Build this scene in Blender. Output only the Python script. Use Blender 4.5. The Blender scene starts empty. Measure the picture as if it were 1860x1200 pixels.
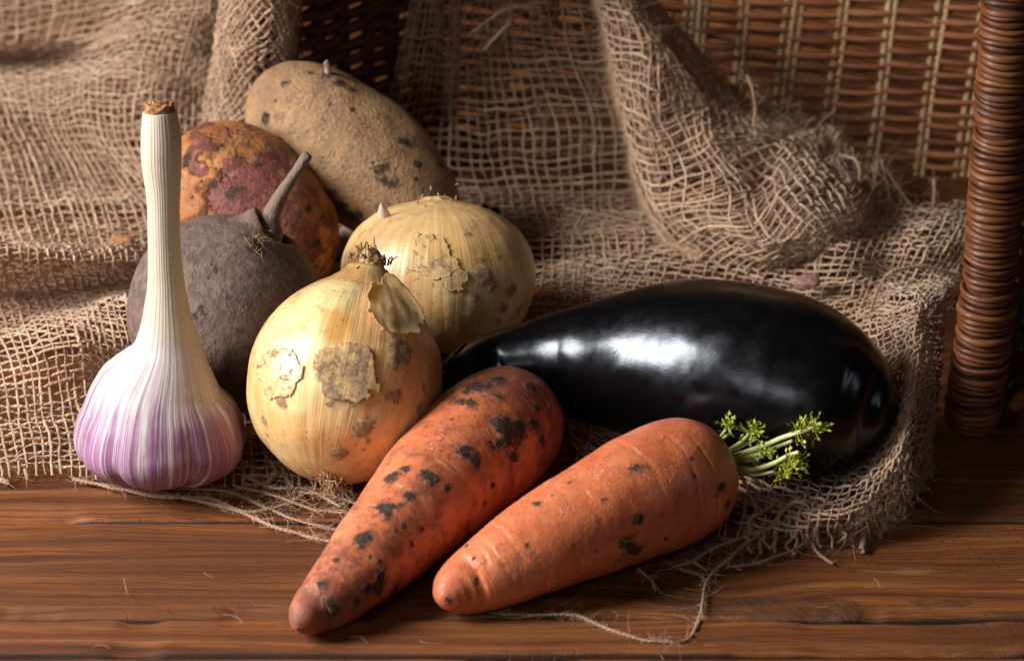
import bpy, math, random
import numpy as np
from mathutils import Vector

sc = bpy.context.scene
COL = sc.collection
rad = math.radians

# ------------------------------------------------------------------ camera
cam_d = bpy.data.cameras.new('camera'); cam = bpy.data.objects.new('camera', cam_d); COL.objects.link(cam)
cam.location = (0.0, -1.05*math.cos(rad(27)), 1.05*math.sin(rad(27)))
cam.rotation_euler = (rad(63), 0, 0)
cam_d.sensor_width = 36.0; cam_d.lens = 36.0*5000/1860
cam_d.clip_start = 0.01; cam_d.clip_end = 20
cam_d.dof.use_dof = True; cam_d.dof.focus_distance = 0.945; cam_d.dof.aperture_fstop = 13
sc.camera = cam

# ------------------------------------------------------------------ world + studio lamps
w = bpy.data.worlds.new('World'); sc.world = w; w.use_nodes = True
bg = w.node_tree.nodes['Background']; bg.inputs[0].default_value = (0.9, 0.85, 0.8, 1); bg.inputs[1].default_value = 0.009

def area(name, loc, target, sx, sy, power, col):
    d = bpy.data.lights.new(name, 'AREA'); d.shape = 'RECTANGLE'; d.size = sx; d.size_y = sy
    d.energy = power; d.color = col
    o = bpy.data.objects.new(name, d); COL.objects.link(o); o.location = loc
    o.rotation_euler = (Vector(target)-Vector(loc)).to_track_quat('-Z', 'Y').to_euler()
    return o
area('softbox_key', (-0.80, -0.26, 0.50), (-0.05, -0.14, 0.02), 0.38, 0.54, 9.2, (1.0, 0.965, 0.94)).data.spread = rad(125)
area('front_fill', (-0.45, -1.05, 0.55), (0.0, -0.14, 0.03), 0.40, 0.30, 0.15, (1.0, 0.97, 0.94)).data.spread = rad(60)  # added fill lamp, keeps the front faces from going dark
area('strip_fill', (0.80, -0.45, 0.40), (0.10, -0.10, 0.03), 0.10, 0.30, 0.14, (0.9, 0.94, 1.0))
area('back_lamp', (0.13, 0.52, 0.34), (0.13, 0.64, 0.05), 0.2, 0.12, 0.55, (1.0, 0.66, 0.34))

vs = sc.view_settings
vs.view_transform = 'Standard'; vs.look = 'None'; vs.exposure = 0.1; vs.gamma = 1.0; vs.use_curve_mapping = False
sc.cycles.use_denoising = True
sc.cycles.max_bounces = 6; sc.cycles.diffuse_bounces = 3; sc.cycles.glossy_bounces = 3
sc.cycles.transparent_max_bounces = 8
sc.cycles.sample_clamp_indirect = 4.0

# ------------------------------------------------------------------ numeric helpers
def _h(ix, iy, iz, seed):
    n = (ix.astype(np.int64)*374761393 + iy.astype(np.int64)*668265263 + iz.astype(np.int64)*2147483647 + seed*974711) & 0xffffffff
    n = ((n ^ (n >> 13))*1274126177) & 0xffffffff
    n = ((n ^ (n >> 16))*2246822519) & 0xffffffff
    n = n ^ (n >> 15)
    return (n & 0xffffff)/float(0xffffff)
def vnoise(p, seed=0):
    p = np.asarray(p, float); f = np.floor(p); r = p-f; i = f.astype(np.int64)
    r = r*r*r*(r*(r*6-15)+10)
    out = 0
    for dx in (0, 1):
        wx = r[..., 0] if dx else 1-r[..., 0]
        for dy in (0, 1):
            wy = r[..., 1] if dy else 1-r[..., 1]
            for dz in (0, 1):
                wz = r[..., 2] if dz else 1-r[..., 2]
                out = out + wx*wy*wz*_h(i[..., 0]+dx, i[..., 1]+dy, i[..., 2]+dz, seed)
    return out*2-1
def fbm(p, seed=0, octv=4, gain=.5):
    p = np.asarray(p, float); a = 1.0; s = 0; t = 0
    for k in range(octv):
        s = s+a*vnoise(p*(2.03**k)+17.3*k, seed+k); t += a; a *= gain
    return s/t
def sstep(x, a, b):
    t = np.clip((x-a)/(b-a), 0, 1); return t*t*(3-2*t)
def crom(C, t):
    """Catmull-Rom through rows of C (n,k) at t in 0..n-1"""
    C = np.asarray(C, float); n = len(C); t = np.clip(np.asarray(t, float), 0, n-1-1e-9)
    i = np.floor(t).astype(int); f = (t-i)[:, None]
    g = lambda j: C[np.clip(j, 0, n-1)]
    p0, p1, p2, p3 = g(i-1), g(i), g(i+1), g(i+2)
    return .5*((2*p1)+(p2-p0)*f+(2*p0-5*p1+4*p2-p3)*f*f+(3*p1-p0-3*p2+p3)*f**3)
def bsp_w(n, t):
    """weights of a clamped-ish Catmull/B-spline blend for n controls at t in 0..1"""
    t = np.clip(t, 0, 1)*(n-1); t = np.clip(t, 0, n-1-1e-9); i = np.floor(t).astype(int); f = t-i
    W = np.zeros((len(t), n)); m = np.arange(len(t))
    cr = [.5*(-f+2*f*f-f**3), .5*(2-5*f*f+3*f**3), .5*(f+4*f*f-3*f**3), .5*(-f*f+f**3)]
    bs = [(1-f)**3/6, (3*f**3-6*f*f+4)/6, (-3*f**3+3*f*f+3*f+1)/6, f**3/6]
    for k in range(4):
        np.add.at(W, (m, np.clip(i-1+k, 0, n-1)), .8*cr[k]+.2*bs[k])
    return W

# ------------------------------------------------------------------ object helpers
def tag(o, label=None, cat=None, group=None, kind=None):
    if label: o['label'] = label
    if cat: o['category'] = cat
    if group: o['group'] = group
    if kind: o['kind'] = kind
    return o
def empty(name, loc, label=None, cat=None, group=None, kind=None):
    o = bpy.data.objects.new(name, None); COL.objects.link(o); o.location = loc; o.empty_display_size = .01
    return tag(o, label, cat, group, kind)
def link(name, me, mat, parent=None, kind=None):
    o = bpy.data.objects.new(name, me); COL.objects.link(o)
    if mat and not me.materials: me.materials.append(mat)
    if parent: o.parent = parent
    if kind: o['kind'] = kind
    return o
def base_of(parent): return np.array(parent.location) if parent is not None else np.zeros(3)
def mk_mesh(name, V, faces, attrs=None, smooth=True):
    """faces: (n,4) or (n,3) array, or list of such arrays"""
    V = np.asarray(V, np.float32)
    if not isinstance(faces, list): faces = [faces]
    faces = [np.asarray(f, np.int32) for f in faces if len(f)]
    me = bpy.data.meshes.new(name)
    me.vertices.add(len(V)); me.vertices.foreach_set('co', V.ravel())
    nl = sum(f.size for f in faces); nf = sum(len(f) for f in faces)
    me.loops.add(nl); me.polygons.add(nf)
    me.loops.foreach_set('vertex_index', np.concatenate([f.ravel() for f in faces]))
    tot = np.concatenate([np.full(len(f), f.shape[1], np.int32) for f in faces])
    st = np.concatenate([[0], np.cumsum(tot)[:-1]]).astype(np.int32)
    me.polygons.foreach_set('loop_start', st)
    me.polygons.foreach_set('loop_total', tot)
    if smooth: me.polygons.foreach_set('use_smooth', np.ones(nf, bool))
    for k, a in (attrs or {}).items():
        a = np.asarray(a, np.float32)
        if a.ndim == 2:
            at = me.attributes.new(k, 'FLOAT_VECTOR', 'POINT'); at.data.foreach_set('vector', a.ravel())
        else:
            at = me.attributes.new(k, 'FLOAT', 'POINT'); at.data.foreach_set('value', a.ravel())
    me.update(calc_edges=True); me.validate()
    return me
def grid_faces(nt, nph, closed=True):
    a = np.arange(nt-1)[:, None]; m = nph if closed else nph-1
    b = np.arange(m)[None, :]; b2 = (b+1) % nph
    return np.stack([a*nph+b, a*nph+b2, (a+1)*nph+b2, (a+1)*nph+b], -1).reshape(-1, 4)
def frames(P, up=(0.13, 0.2, 0.97)):
    T = np.gradient(P, axis=0); T /= np.linalg.norm(T, axis=1)[:, None]+1e-12
    n = np.array(up, float); N = np.zeros_like(P)
    if abs(np.dot(n, T[0])) > .9: n = np.array([1., .1, 0])
    for i in range(len(P)):
        n = n-T[i]*np.dot(n, T[i]); n = n/(np.linalg.norm(n)+1e-12); N[i] = n
    return T, N, np.cross(T, N)
class Loft:
    """body of revolution along a bent axis; stations = (x,y,z,r)"""
    def __init__(s, st, nt=150, nph=150, up=(0.13, 0.2, 0.97)):
        st = np.asarray(st, float); n = len(st)
        tt = np.linspace(0, n-1, nt); Q = crom(st, tt)
        s.P = Q[:, :3]; s.r = np.maximum(Q[:, 3], 2e-4)
        s.T, s.N, s.B = frames(s.P, up)
        L = np.concatenate([[0], np.cumsum(np.linalg.norm(np.diff(s.P, axis=0), axis=1))])
        s.L = L; s.t = L/L[-1]; s.phi = np.arange(nph)/nph*2*math.pi; s.nt = nt; s.nph = nph
        c, q = np.cos(s.phi), np.sin(s.phi)
        s.dir = s.N[:, None, :]*c[None, :, None]+s.B[:, None, :]*q[None, :, None]
        s.rm = np.repeat(s.r[:, None], nph, 1)
        s.tt = np.repeat(s.t[:, None], nph, 1); s.pp = np.repeat(s.phi[None, :], nt, 0)
        s.V = s.P[:, None, :]+s.dir*s.rm[..., None]
    def normals(s):
        dt = np.gradient(s.V, axis=0); dp = np.roll(s.V, -1, 1)-np.roll(s.V, 1, 1)
        n = np.cross(dp, dt); n /= np.linalg.norm(n, axis=2)[..., None]+1e-12
        flip = np.sign((n*s.dir).sum(2).mean()); return n*flip
    def ringxyz(s): return np.stack([np.cos(s.pp), np.sin(s.pp), s.tt], -1)
    def mesh(s, name, base, attrs=None):
        V = s.V.reshape(-1, 3); nv = len(V); F = grid_faces(s.nt, s.nph)
        c0 = s.V[0].mean(0); c1 = s.V[-1].mean(0)
        V = np.vstack([V, c0, c1]); j = np.arange(s.nph); j2 = (j+1) % s.nph
        f0 = np.stack([np.full(s.nph, nv), j2, j], -1); o = (s.nt-1)*s.nph
        f1 = np.stack([np.full(s.nph, nv+1), o+j, o+j2], -1)
        A = {}
        for k, a in (attrs or {}).items():
            a = np.asarray(a); flat = a.reshape(-1, a.shape[-1]) if a.ndim == 3 else a.reshape(-1)
            A[k] = np.concatenate([flat, a[0].mean(0, keepdims=True) if a.ndim == 3 else [a[0].mean()], a[-1].mean(0, keepdims=True) if a.ndim == 3 else [a[-1].mean()]])
        return mk_mesh(name, V-np.asarray(base), [F[:, ::-1], f0[:, ::-1], f1[:, ::-1]], A)
def spots(V, base, lst, seed, warp=.60, wl=.005):
    """soft field of dirt patches and the height of the caked soil; lst = (x,y,z,r) relative to the thing's base"""
    Vl = V-np.asarray(base); out = np.zeros(V.shape[:-1]); hh = np.zeros(V.shape[:-1])
    wv = fbm(Vl/wl, seed, 3); fine = fbm(Vl/.0016, seed+9, 3)
    for q in lst:
        c = np.array(q[:3]); d = np.linalg.norm(Vl-c, axis=-1)/q[3]
        f = np.clip(1.25-d*.75+warp*wv, 0, 1.3)
        out = np.maximum(out, f); hh = np.maximum(hh, sstep(f, .5, .85)*min(.0011, .12*q[3])*(1+.6*fine))
    return out, hh
def tubes(paths, radii, ns=5, tip=True):
    """paths: list of (n,3); radii: list of (n,) -> V,F,attr (s, rnd, ang)"""
    VV, FF, AA = [], [], []; off = 0
    for k, (P, r) in enumerate(zip(paths, radii)):
        P = np.asarray(P, float); n = len(P)
        if n < 2: continue
        r = np.broadcast_to(np.asarray(r, float), (n,))
        T, N, B = frames(P)
        a = np.arange(ns)/ns*2*math.pi
        V = P[:, None]+(N[:, None]*np.cos(a)[None, :, None]+B[:, None]*np.sin(a)[None, :, None])*r[:, None, None]
        L = np.concatenate([[0], np.cumsum(np.linalg.norm(np.diff(P, axis=0), axis=1))])
        rn = ((k*0.61803+.13) % 1.0)
        A = np.stack([np.repeat(L[:, None], ns, 1), np.full((n, ns), rn), np.repeat(a[None], n, 0)], -1)
        VV.append(V.reshape(-1, 3)); AA.append(A.reshape(-1, 3)); FF.append(grid_faces(n, ns)[:, ::-1]+off)
        c0 = len(VV[-1])+off
        VV.append(np.stack([P[0], P[-1]])); AA.append(np.array([[0, rn, 0], [L[-1], rn, 0]]))
        j = np.arange(ns); j2 = (j+1) % ns; o = off+(n-1)*ns
        FF.append(np.stack([np.full(ns, c0), j+off, j2+off, np.full(ns, c0)], -1)[:, :3][:, ::-1]*1)
        FF.append(np.stack([np.full(ns, c0+1), o+j2, o+j], -1)[:, ::-1])
        off = c0+2
    q = [f for f in FF if f.shape[1] == 4]; t = [f for f in FF if f.shape[1] == 3]
    return np.vstack(VV), [np.vstack(q), np.vstack(t)], np.vstack(AA)
def tube_obj(name, paths, radii, mat, parent, ns=6, kind=None):
    V, F, A = tubes(paths, radii, ns)
    me = mk_mesh(name, V-base_of(parent), F, {'ya': A})
    return link(name, me, mat, parent, kind)
def smooth_path(pts, step=.0012, wig=0.0, seed=0, wl=.012):
    pts = np.asarray(pts, float); n = len(pts)
    L = np.linalg.norm(np.diff(pts, axis=0), axis=1).sum(); m = max(4, int(L/step))
    P = crom(pts, np.linspace(0, n-1, m))
    if wig:
        s = np.linspace(0, L, m)
        for a in range(3):
            P[:, a] += wig*fbm(np.stack([s/wl, np.full(m, a*7.7+seed), np.zeros(m)], -1), seed, 3)*(1 if a < 2 else .6)
    return P

# ------------------------------------------------------------------ node helpers
class NT:
    def __init__(s, name):
        s.m = bpy.data.materials.new(name); s.m.use_nodes = True; s.nt = s.m.node_tree
        s.b = s.nt.nodes['Principled BSDF']; s._tc = None
    def n(s, typ, ins=None, **pr):
        x = s.nt.nodes.new('ShaderNode'+typ)
        for k, v in pr.items(): setattr(x, k, v)
        for k, v in (ins or {}).items(): s.set(x.inputs[k], v)
        return x
    def set(s, sock, v):
        if isinstance(v, bpy.types.NodeSocket): s.nt.links.new(v, sock)
        else:
            if sock.type == 'RGBA' and isinstance(v, (tuple, list)) and len(v) == 3: v = (*v, 1)
            if sock.type == 'VECTOR' and isinstance(v, (int, float)): v = (v, v, v)
            sock.default_value = v
    def obj(s):
        if s._tc is None: s._tc = s.n('TexCoord')
        return s._tc.outputs['Object']
    def attr(s, name, vec=False):
        a = s.n('Attribute', attribute_name=name); return a.outputs['Vector'] if vec else a.outputs['Fac']
    def orand(s): return s.n('ObjectInfo').outputs['Random']
    def vmul(s, v, k): return s.n('VectorMath', {0: v, 1: k}, operation='MULTIPLY').outputs[0]
    def vadd(s, v, k): return s.n('VectorMath', {0: v, 1: k}, operation='ADD').outputs[0]
    def xyz(s, v):
        x = s.n('SeparateXYZ', {0: v}); return x.outputs[0], x.outputs[1], x.outputs[2]
    def comb(s, x, y, z): return s.n('CombineXYZ', {0: x, 1: y, 2: z}).outputs[0]
    def noise(s, v, scale, detail=4., rough=.55, dist=0., color=False):
        x = s.n('TexNoise', {'Vector': v, 'Scale': scale, 'Detail': detail, 'Roughness': rough, 'Distortion': dist})
        return x.outputs['Color'] if color else x.outputs['Fac']
    def vor(s, v, scale, feature='F1', out='Distance', rnd=1.):
        return s.n('TexVoronoi', {'Vector': v, 'Scale': scale, 'Randomness': rnd}, feature=feature).outputs[out]
    def mr(s, x, a, b, c=0., d=1., smooth=True):
        return s.n('MapRange', {0: x, 1: a, 2: b, 3: c, 4: d}, interpolation_type='SMOOTHSTEP' if smooth else 'LINEAR').outputs[0]
    def mt(s, op, a, b=0., clamp=False): return s.n('Math', {0: a, 1: b}, operation=op, use_clamp=clamp).outputs[0]
    def add(s, a, b): return s.mt('ADD', a, b)
    def mul(s, a, b): return s.mt('MULTIPLY', a, b)
    def mix(s, f, a, b, mode='MIX'):
        x = s.n('Mix', data_type='RGBA', blend_type=mode); s.set(x.inputs[0], f); s.set(x.inputs[6], a); s.set(x.inputs[7], b)
        return x.outputs[2]
    def ramp(s, f, stops):
        x = s.n('ValToRGB', {0: f}); e = x.color_ramp.elements
        while len(e) < len(stops): e.new(.5)
        for i, (p, c) in enumerate(stops): e[i].position = p; e[i].color = (*c, 1)
        return x.outputs[0]
    def bump(s, h, st=.5, dist=.001, prev=None):
        i = {'Height': h, 'Strength': st, 'Distance': dist}
        if prev is not None: i['Normal'] = prev
        return s.n('Bump', i).outputs[0]
    def out(s, col=None, rough=None, normal=None, spec=None, sss=None, **kw):
        if col is not None: s.set(s.b.inputs['Base Color'], col)
        if rough is not None: s.set(s.b.inputs['Roughness'], rough)
        if normal is not None: s.set(s.b.inputs['Normal'], normal)
        if spec is not None: s.set(s.b.inputs['Specular IOR Level'], spec)
        if sss is not None:
            s.set(s.b.inputs['Subsurface Weight'], sss[0]); s.set(s.b.inputs['Subsurface Radius'], sss[1]); s.set(s.b.inputs['Subsurface Scale'], sss[2])
        for k, v in kw.items(): s.set(s.b.inputs[k], v)
        return s.m

# ------------------------------------------------------------------ materials
def mat_wood():
    g = NT('stained_wood'); o = g.obj(); r = g.orand()
    o2 = g.vadd(o, g.comb(g.mul(r, 3.1), g.mul(r, 1.7), r))
    low = g.noise(g.vmul(o2, (5, 30, 5)), 1, 3, .5)
    warp = g.vadd(o2, g.comb(0., g.mul(g.mt('SUBTRACT', low, .5), .022), 0.))
    kn = g.vor(g.vmul(o2, (7, 16, 1)), 1)
    warp = g.vadd(warp, g.comb(0., g.mul(g.mr(kn, 0., .35, 1., 0.), .010), 0.))
    grain = g.noise(g.vmul(warp, (4, 250, 30)), 1, 8, .68)
    fine = g.noise(g.vmul(warp, (22, 1500, 60)), 1, 5, .7)
    broad = g.noise(g.vmul(warp, (4.5, 42, 8)), 1, 4, .55)
    pore = g.noise(g.vmul(o2, (90, 1800, 60)), 1, 3, .6)
    c = g.ramp(grain, [(.34, (.090, .024, .007)), (.45, (.205, .062, .017)), (.54, (.305, .103, .030)), (.66, (.41, .160, .052))])
    c = g.mix(g.mr(broad, .35, .7), g.mix(.6, c, (.065, .022, .008)), c)
    c = g.mix(g.mul(g.mr(fine, .46, .62), .6), c, (.06, .020, .007))
    c = g.mix(g.mul(g.mr(pore, .56, .68), .7), c, (.035, .013, .005))
    # dark resin streaks and knots
    st = g.noise(g.vmul(warp, (3, 70, 9)), 1.0, 6, .68, .3)
    stm = g.mr(st, .60, .67)
    c = g.mix(g.mul(stm, .7), c, (.028, .012, .006))
    kd = g.mr(kn, .05, .11, 1., 0.)
    c = g.mix(g.mul(kd, .85), c, (.022, .010, .005))
    # circular saw marks
    wv = g.n('TexWave', {'Vector': g.vadd(o, (.42, .36, 0)), 'Scale': 95., 'Distortion': 2.2, 'Detail': 3., 'Detail Scale': 3.}, wave_type='RINGS', rings_direction='Z').outputs['Fac']
    sm = g.mul(g.mul(g.mr(wv, .93, 1.0), g.mr(g.noise(g.vmul(o2, (9, 24, 1)), 1, 3), .48, .62)), g.mr(g.noise(g.vmul(o2, (150, 900, 1)), 1, 3), .45, .6))
    c = g.mix(g.mul(sm, .7), c, (.045, .018, .008))
    # bark edge
    wa = g.attr('wane'); wnz = g.noise(g.vmul(o2, (60, 130, 30)), 1, 6, .65)
    wm = g.mul(g.mr(g.add(wa, g.mul(g.mt('SUBTRACT', wnz, .5), 1.5)), .36, .56), g.mr(wa, .02, .2))
    hat = g.noise(g.vmul(g.vadd(o, g.comb(g.mul(g.xyz(o)[1], .8), 0., 0.)), (900, 60, 1)), 1, 3)
    wc = g.mix(g.mr(hat, .35, .65), (.040, .017, .010), (.105, .048, .026))
    c = g.mix(g.mul(wm, .62), c, wc)
    # worn pale chips
    ch = g.mr(g.noise(g.vmul(o2, (14, 80, 5)), 1, 5, .6), .66, .70)
    c = g.mix(g.mul(ch, .55), c, (.36, .18, .075))
    h = g.add(g.mul(grain, .6), g.add(g.mul(fine, .5), g.mul(pore, .25)))
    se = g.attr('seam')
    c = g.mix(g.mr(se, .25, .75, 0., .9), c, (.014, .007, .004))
    h = g.add(h, g.mul(stm, -.5)); h = g.add(h, g.mul(sm, -.25)); h = g.add(h, g.mul(wm, -.5)); h = g.add(h, g.mul(g.mul(wm, hat), .5))
    return g.out(c, g.mr(grain, .3, .7, .66, .46), g.bump(h, .6, .0014), .3)
def mat_jute():
    g = NT('jute'); a = g.attr('ya', True); s_, r, an = g.xyz(a); o = g.obj()
    tw = g.mt('SINE', g.add(g.mul(s_, 3600.), g.mul(an, 1.0)))
    n1 = g.noise(o, 90, 3); n2 = g.noise(g.vmul(o, (1, 1, 1)), 1500, 3)
    c = g.ramp(g.add(g.mul(r, .5), g.mul(n1, .5)), [(.2, (.28, .155, .092)), (.5, (.43, .266, .165)), (.8, (.57, .392, .260))])
    c = g.mix(g.mr(n2, .35, .7, 0., .35), c, (.60, .43, .29))
    c = g.mix(g.mr(g.noise(o, 28, 2), .52, .72, 0., .55), c, (.36, .215, .13))
    return g.out(c, .85, g.bump(g.add(g.mul(tw, .5), n2), .5, .0003), .15, **{'Sheen Weight': .3})
def mat_fuzz():
    g = NT('jute_fibre'); n1 = g.noise(g.obj(), 60, 2)
    c = g.ramp(n1, [(.3, (.40, .27, .165)), (.7, (.62, .46, .31))])
    return g.out(c, .7, None, .2)
def dirt_layers(g, c, field, o, dark=(.028, .018, .011), mid=(.090, .058, .036), fr=420, film=None, op=1.0):
    n = g.noise(o, fr*1.9, 7, .78); nb = g.noise(o, fr*.5, 4, .6); n3 = g.noise(o, fr*3, 3, .6)
    f = g.add(field, g.add(g.mul(g.mt('SUBTRACT', n, .5), 2.8), g.mul(g.mt('SUBTRACT', nb, .5), 1.8)))
    m = g.mr(f, .60, .80)
    if film is not None:
        fm = g.mul(g.mr(f, .15, .75), g.mr(field, .0, .30))
        c = g.mix(g.mul(fm, .65), c, film)
    dc = g.mix(g.mr(n3, .35, .7), dark, mid)
    m = g.mul(m, op)
    return g.mix(m, c, dc), m
def mat_carrot(name, grime, spk):
    g = NT(name); o = g.obj(); ax = g.attr('ax', True); d = g.attr('dirt'); film = g.attr('film')
    n1 = g.noise(o, 55, 4); n2 = g.noise(o, 260, 4, .6)
    c = g.ramp(n1, [(.3, (.54, .130, .052)), (.5, (.64, .180, .074)), (.72, (.69, .235, .105))])
    c = g.mix(g.mr(n2, .42, .66, 0., .5), c, (.44, .090, .040))
    c = g.mix(g.mr(g.noise(o, 1300, 4, .7), .50, .68, 0., .4), c, (.70, .27, .14))
    # lenticel scars across the axis
    sc1 = g.noise(g.vmul(ax, (1.1, 1.1, 46)), 1.0, 2, .5)
    sc2 = g.noise(g.vmul(ax, (2.2, 2.2, 9)), 1.0, 2, .5)
    rim = g.mul(g.mr(g.mt('ABSOLUTE', g.mt('SUBTRACT', sc1, .5)), .0, .012, 1., 0.), g.mr(sc2, .52, .60))
    c = g.mix(g.mul(rim, .35), c, (.78, .42, .20))
    cs_ = g.mul(g.mr(g.attr('crease'), .25, .8), g.mr(g.noise(o, 400, 3), .38, .6))
    c = g.mix(g.mul(cs_, .75), c, (.80, .46, .26))
    # thin brown film of soil
    fm = g.mr(g.add(film, g.mul(g.mt('SUBTRACT', g.noise(o, 130, 5, .65), .5), 1.5)), .30, .80)
    c = g.mix(g.mul(fm, grime), c, (.155, .052, .033))
    sp = g.noise(o, 820, 5, .68); sp2 = g.noise(o, 75, 3)
    spm = g.mul(g.mr(sp, .57, .66), g.mr(sp2, .40, .60))
    c = g.mix(g.mul(spm, spk), c, (.075, .035, .026))
    c, m = dirt_layers(g, c, d, o, film=(.20, .075, .045))
    h = g.add(g.mul(m, .9), g.add(g.mul(n2, .35), g.mul(g.noise(o, 900, 3), .25)))
    h = g.add(h, g.mul(rim, -.5))
    h = g.add(h, g.mul(g.mul(m, g.noise(o, 1400, 4, .7)), 1.2))
    return g.out(c, g.add(g.mul(m, .4), g.add(.40, g.mul(fm, .2))), g.bump(h, .55, .0013), .42, sss=(.10, (.8, .25, .1), .002))
def mat_onion(name, pale):
    g = NT(name); o = g.obj(); ax = g.attr('ax', True); d = g.attr('dirt'); pl = g.attr('pale')
    vein = g.noise(g.vmul(ax, (13, 13, 1.0)), 1.0, 5, .6)
    vein2 = g.noise(g.vmul(ax, (34, 34, 1.6)), 1.0, 3, .5)
    n1 = g.noise(o, 34, 4); n2 = g.noise(o, 190, 4, .6)
    c = g.ramp(g.add(g.mul(n1, .55), g.mul(vein, .45)), [(.30, (.54, .275, .095)), (.46, (.69, .425, .170)), (.60, (.78, .55, .275)), (.76, (.82, .65, .40))])
    c = g.mix(g.mr(vein2, .52, .68, 0., .28), c, (.58, .32, .12))
    c = g.mix(g.mr(g.noise(o, 48, 3), .50, .66, 0., .5), c, (.66, .34, .115))
    c = g.mix(g.mr(g.add(pl, g.mul(g.mt('SUBTRACT', n1, .5), .7)), .3, .9, 0., .7), c, pale)
    c = g.mix(g.mul(g.mr(g.add(g.attr('stain'), g.mul(g.mt('SUBTRACT', n2, .5), .5)), .3, .9), .6), c, (.66, .32, .06))
    # brown stains
    st = g.mr(g.noise(o, 150, 7, .72), .50, .66); st2 = g.mr(g.noise(o, 30, 3), .42, .60)
    c = g.mix(g.mul(g.mul(st, st2), .6), c, (.30, .145, .075))
    sp = g.mul(g.mr(g.noise(o, 620, 5, .68), .57, .66), g.mr(g.noise(o, 45, 3), .44, .6))
    c = g.mix(g.mul(sp, .7), c, (.13, .065, .04))
    c, m = dirt_layers(g, c, d, o, dark=(.20, .115, .060), mid=(.38, .245, .140), fr=330, film=(.40, .235, .12), op=.75)
    h = g.add(g.mul(vein2, .26), g.add(g.mul(g.noise(g.vmul(ax, (3, 3, 26)), 1., 4), .16), g.mul(m, .8)))
    h = g.add(h, g.mul(g.mul(m, g.noise(o, 1100, 4, .7)), 1.6))
    return g.out(c, g.add(g.mul(m, .45), g.mr(n2, .3, .7, .26, .40)), g.bump(h, .6, .0012), .5, sss=(.15, (1., .6, .25), .003))
def mat_papery():
    g = NT('papery_onion_skin'); o = g.obj()
    v = g.noise(g.vmul(o, (150, 150, 60)), 1.0, 5, .6); n = g.noise(o, 220, 5, .65)
    c = g.ramp(v, [(.3, (.50, .28, .11)), (.5, (.66, .42, .18)), (.7, (.75, .54, .28))])
    c = g.mix(g.mr(n, .54, .70, 0., .6), c, (.30, .165, .09))
    return g.out(c, .55, g.bump(g.add(v, n), .6, .0006), .3, sss=(.25, (1., .6, .3), .002))
def mat_soil(name='dry_soil', a=(.025, .02, .016), b=(.10, .075, .055)):
    g = NT(name); o = g.obj(); n = g.noise(o, 700, 5, .7)
    return g.out(g.mix(g.mr(n, .35, .7), a, b), .95, g.bump(n, .9, .0012), .1)
def mat_garlic():
    g = NT('garlic_skin'); o = g.obj(); ax = g.attr('ax', True); b = g.attr('bulb')
    x, y, t = g.xyz(ax)
    s1 = g.noise(g.vmul(ax, (4.5, 4.5, 5)), 1.0, 6, .66)
    s2 = g.noise(g.vmul(ax, (26, 26, 2.6)), 1.0, 4, .6)
    s3 = g.noise(g.vmul(ax, (70, 70, 2.0)), 1.0, 2, .5)
    c = g.mix(g.mr(s2, .4, .62), (.59, .54, .535), (.46, .39, .38))
    nk = g.mr(b, .0, .35, .85, 0.)             # neck: cream with green-yellow stripes
    c = g.mix(nk, c, g.ramp(s2, [(.3, (.47, .37, .24)), (.5, (.60, .52, .385)), (.7, (.66, .61, .50))]))
    pm = g.add(g.mul(g.mt('SUBTRACT', s1, .5), 2.2), g.add(g.mul(g.mt('SUBTRACT', s2, .5), 2.4), g.mul(g.mt('SUBTRACT', s3, .5), .9)))
    pur = g.mr(g.add(pm, g.mul(g.mt('SUBTRACT', b, .84), 2.2)), -.42, .40)
    pc = g.mix(g.mr(s3, .35, .65), (.14, .038, .12), (.34, .125, .28))
    c = g.mix(g.mul(pur, .88), c, pc)
    wh = g.mul(g.mr(s3, .60, .72), g.mr(b, .5, .9))
    c = g.mix(g.mul(wh, .5), c, (.80, .72, .72))
    bl = g.mul(g.mr(g.noise(o, 300, 5, .65), .58, .68), g.mr(g.noise(o, 40, 2), .5, .65))
    c = g.mix(g.mul(bl, .4), c, (.40, .27, .15))
    h = g.add(g.mul(s3, .5), g.add(g.mul(s2, .7), g.mul(g.noise(o, 500, 3), .15)))
    return g.out(c, .42, g.bump(h, .32, .0008), .4, sss=(.2, (1., .7, .6), .003))
def mat_beet():
    g = NT('beet_skin'); o = g.obj(); d = g.attr('dirt'); tl = g.attr('tail')
    n1 = g.noise(o, 45, 5, .6); n2 = g.noise(o, 300, 5, .65); n3 = g.noise(o, 900, 3)
    c = g.ramp(n1, [(.3, (.080, .048, .050)), (.5, (.130, .083, .070)), (.7, (.180, .120, .088))])
    c = g.mix(g.mr(n2, .42, .62, 0., .8), c, (.19, .135, .098))
    c = g.mix(g.mul(g.mr(g.noise(o, 90, 5, .7), .54, .66), .7), c, (.075, .048, .050))
    c = g.mix(g.mul(tl, .8), c, (.20, .140, .098))
    c = g.mix(g.mul(g.mr(n3, .62, .72), .5), c, (.28, .21, .15))
    c, m = dirt_layers(g, c, d, o, dark=(.05, .033, .026), mid=(.12, .08, .056), fr=500, film=(.12, .085, .068))
    h = g.add(g.mul(n2, .7), g.add(g.mul(n3, .35), g.mul(g.mul(m, g.noise(o, 1200, 4, .7)), 1.6)))
    return g.out(c, .70, g.bump(h, .7, .0014), .28)
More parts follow.
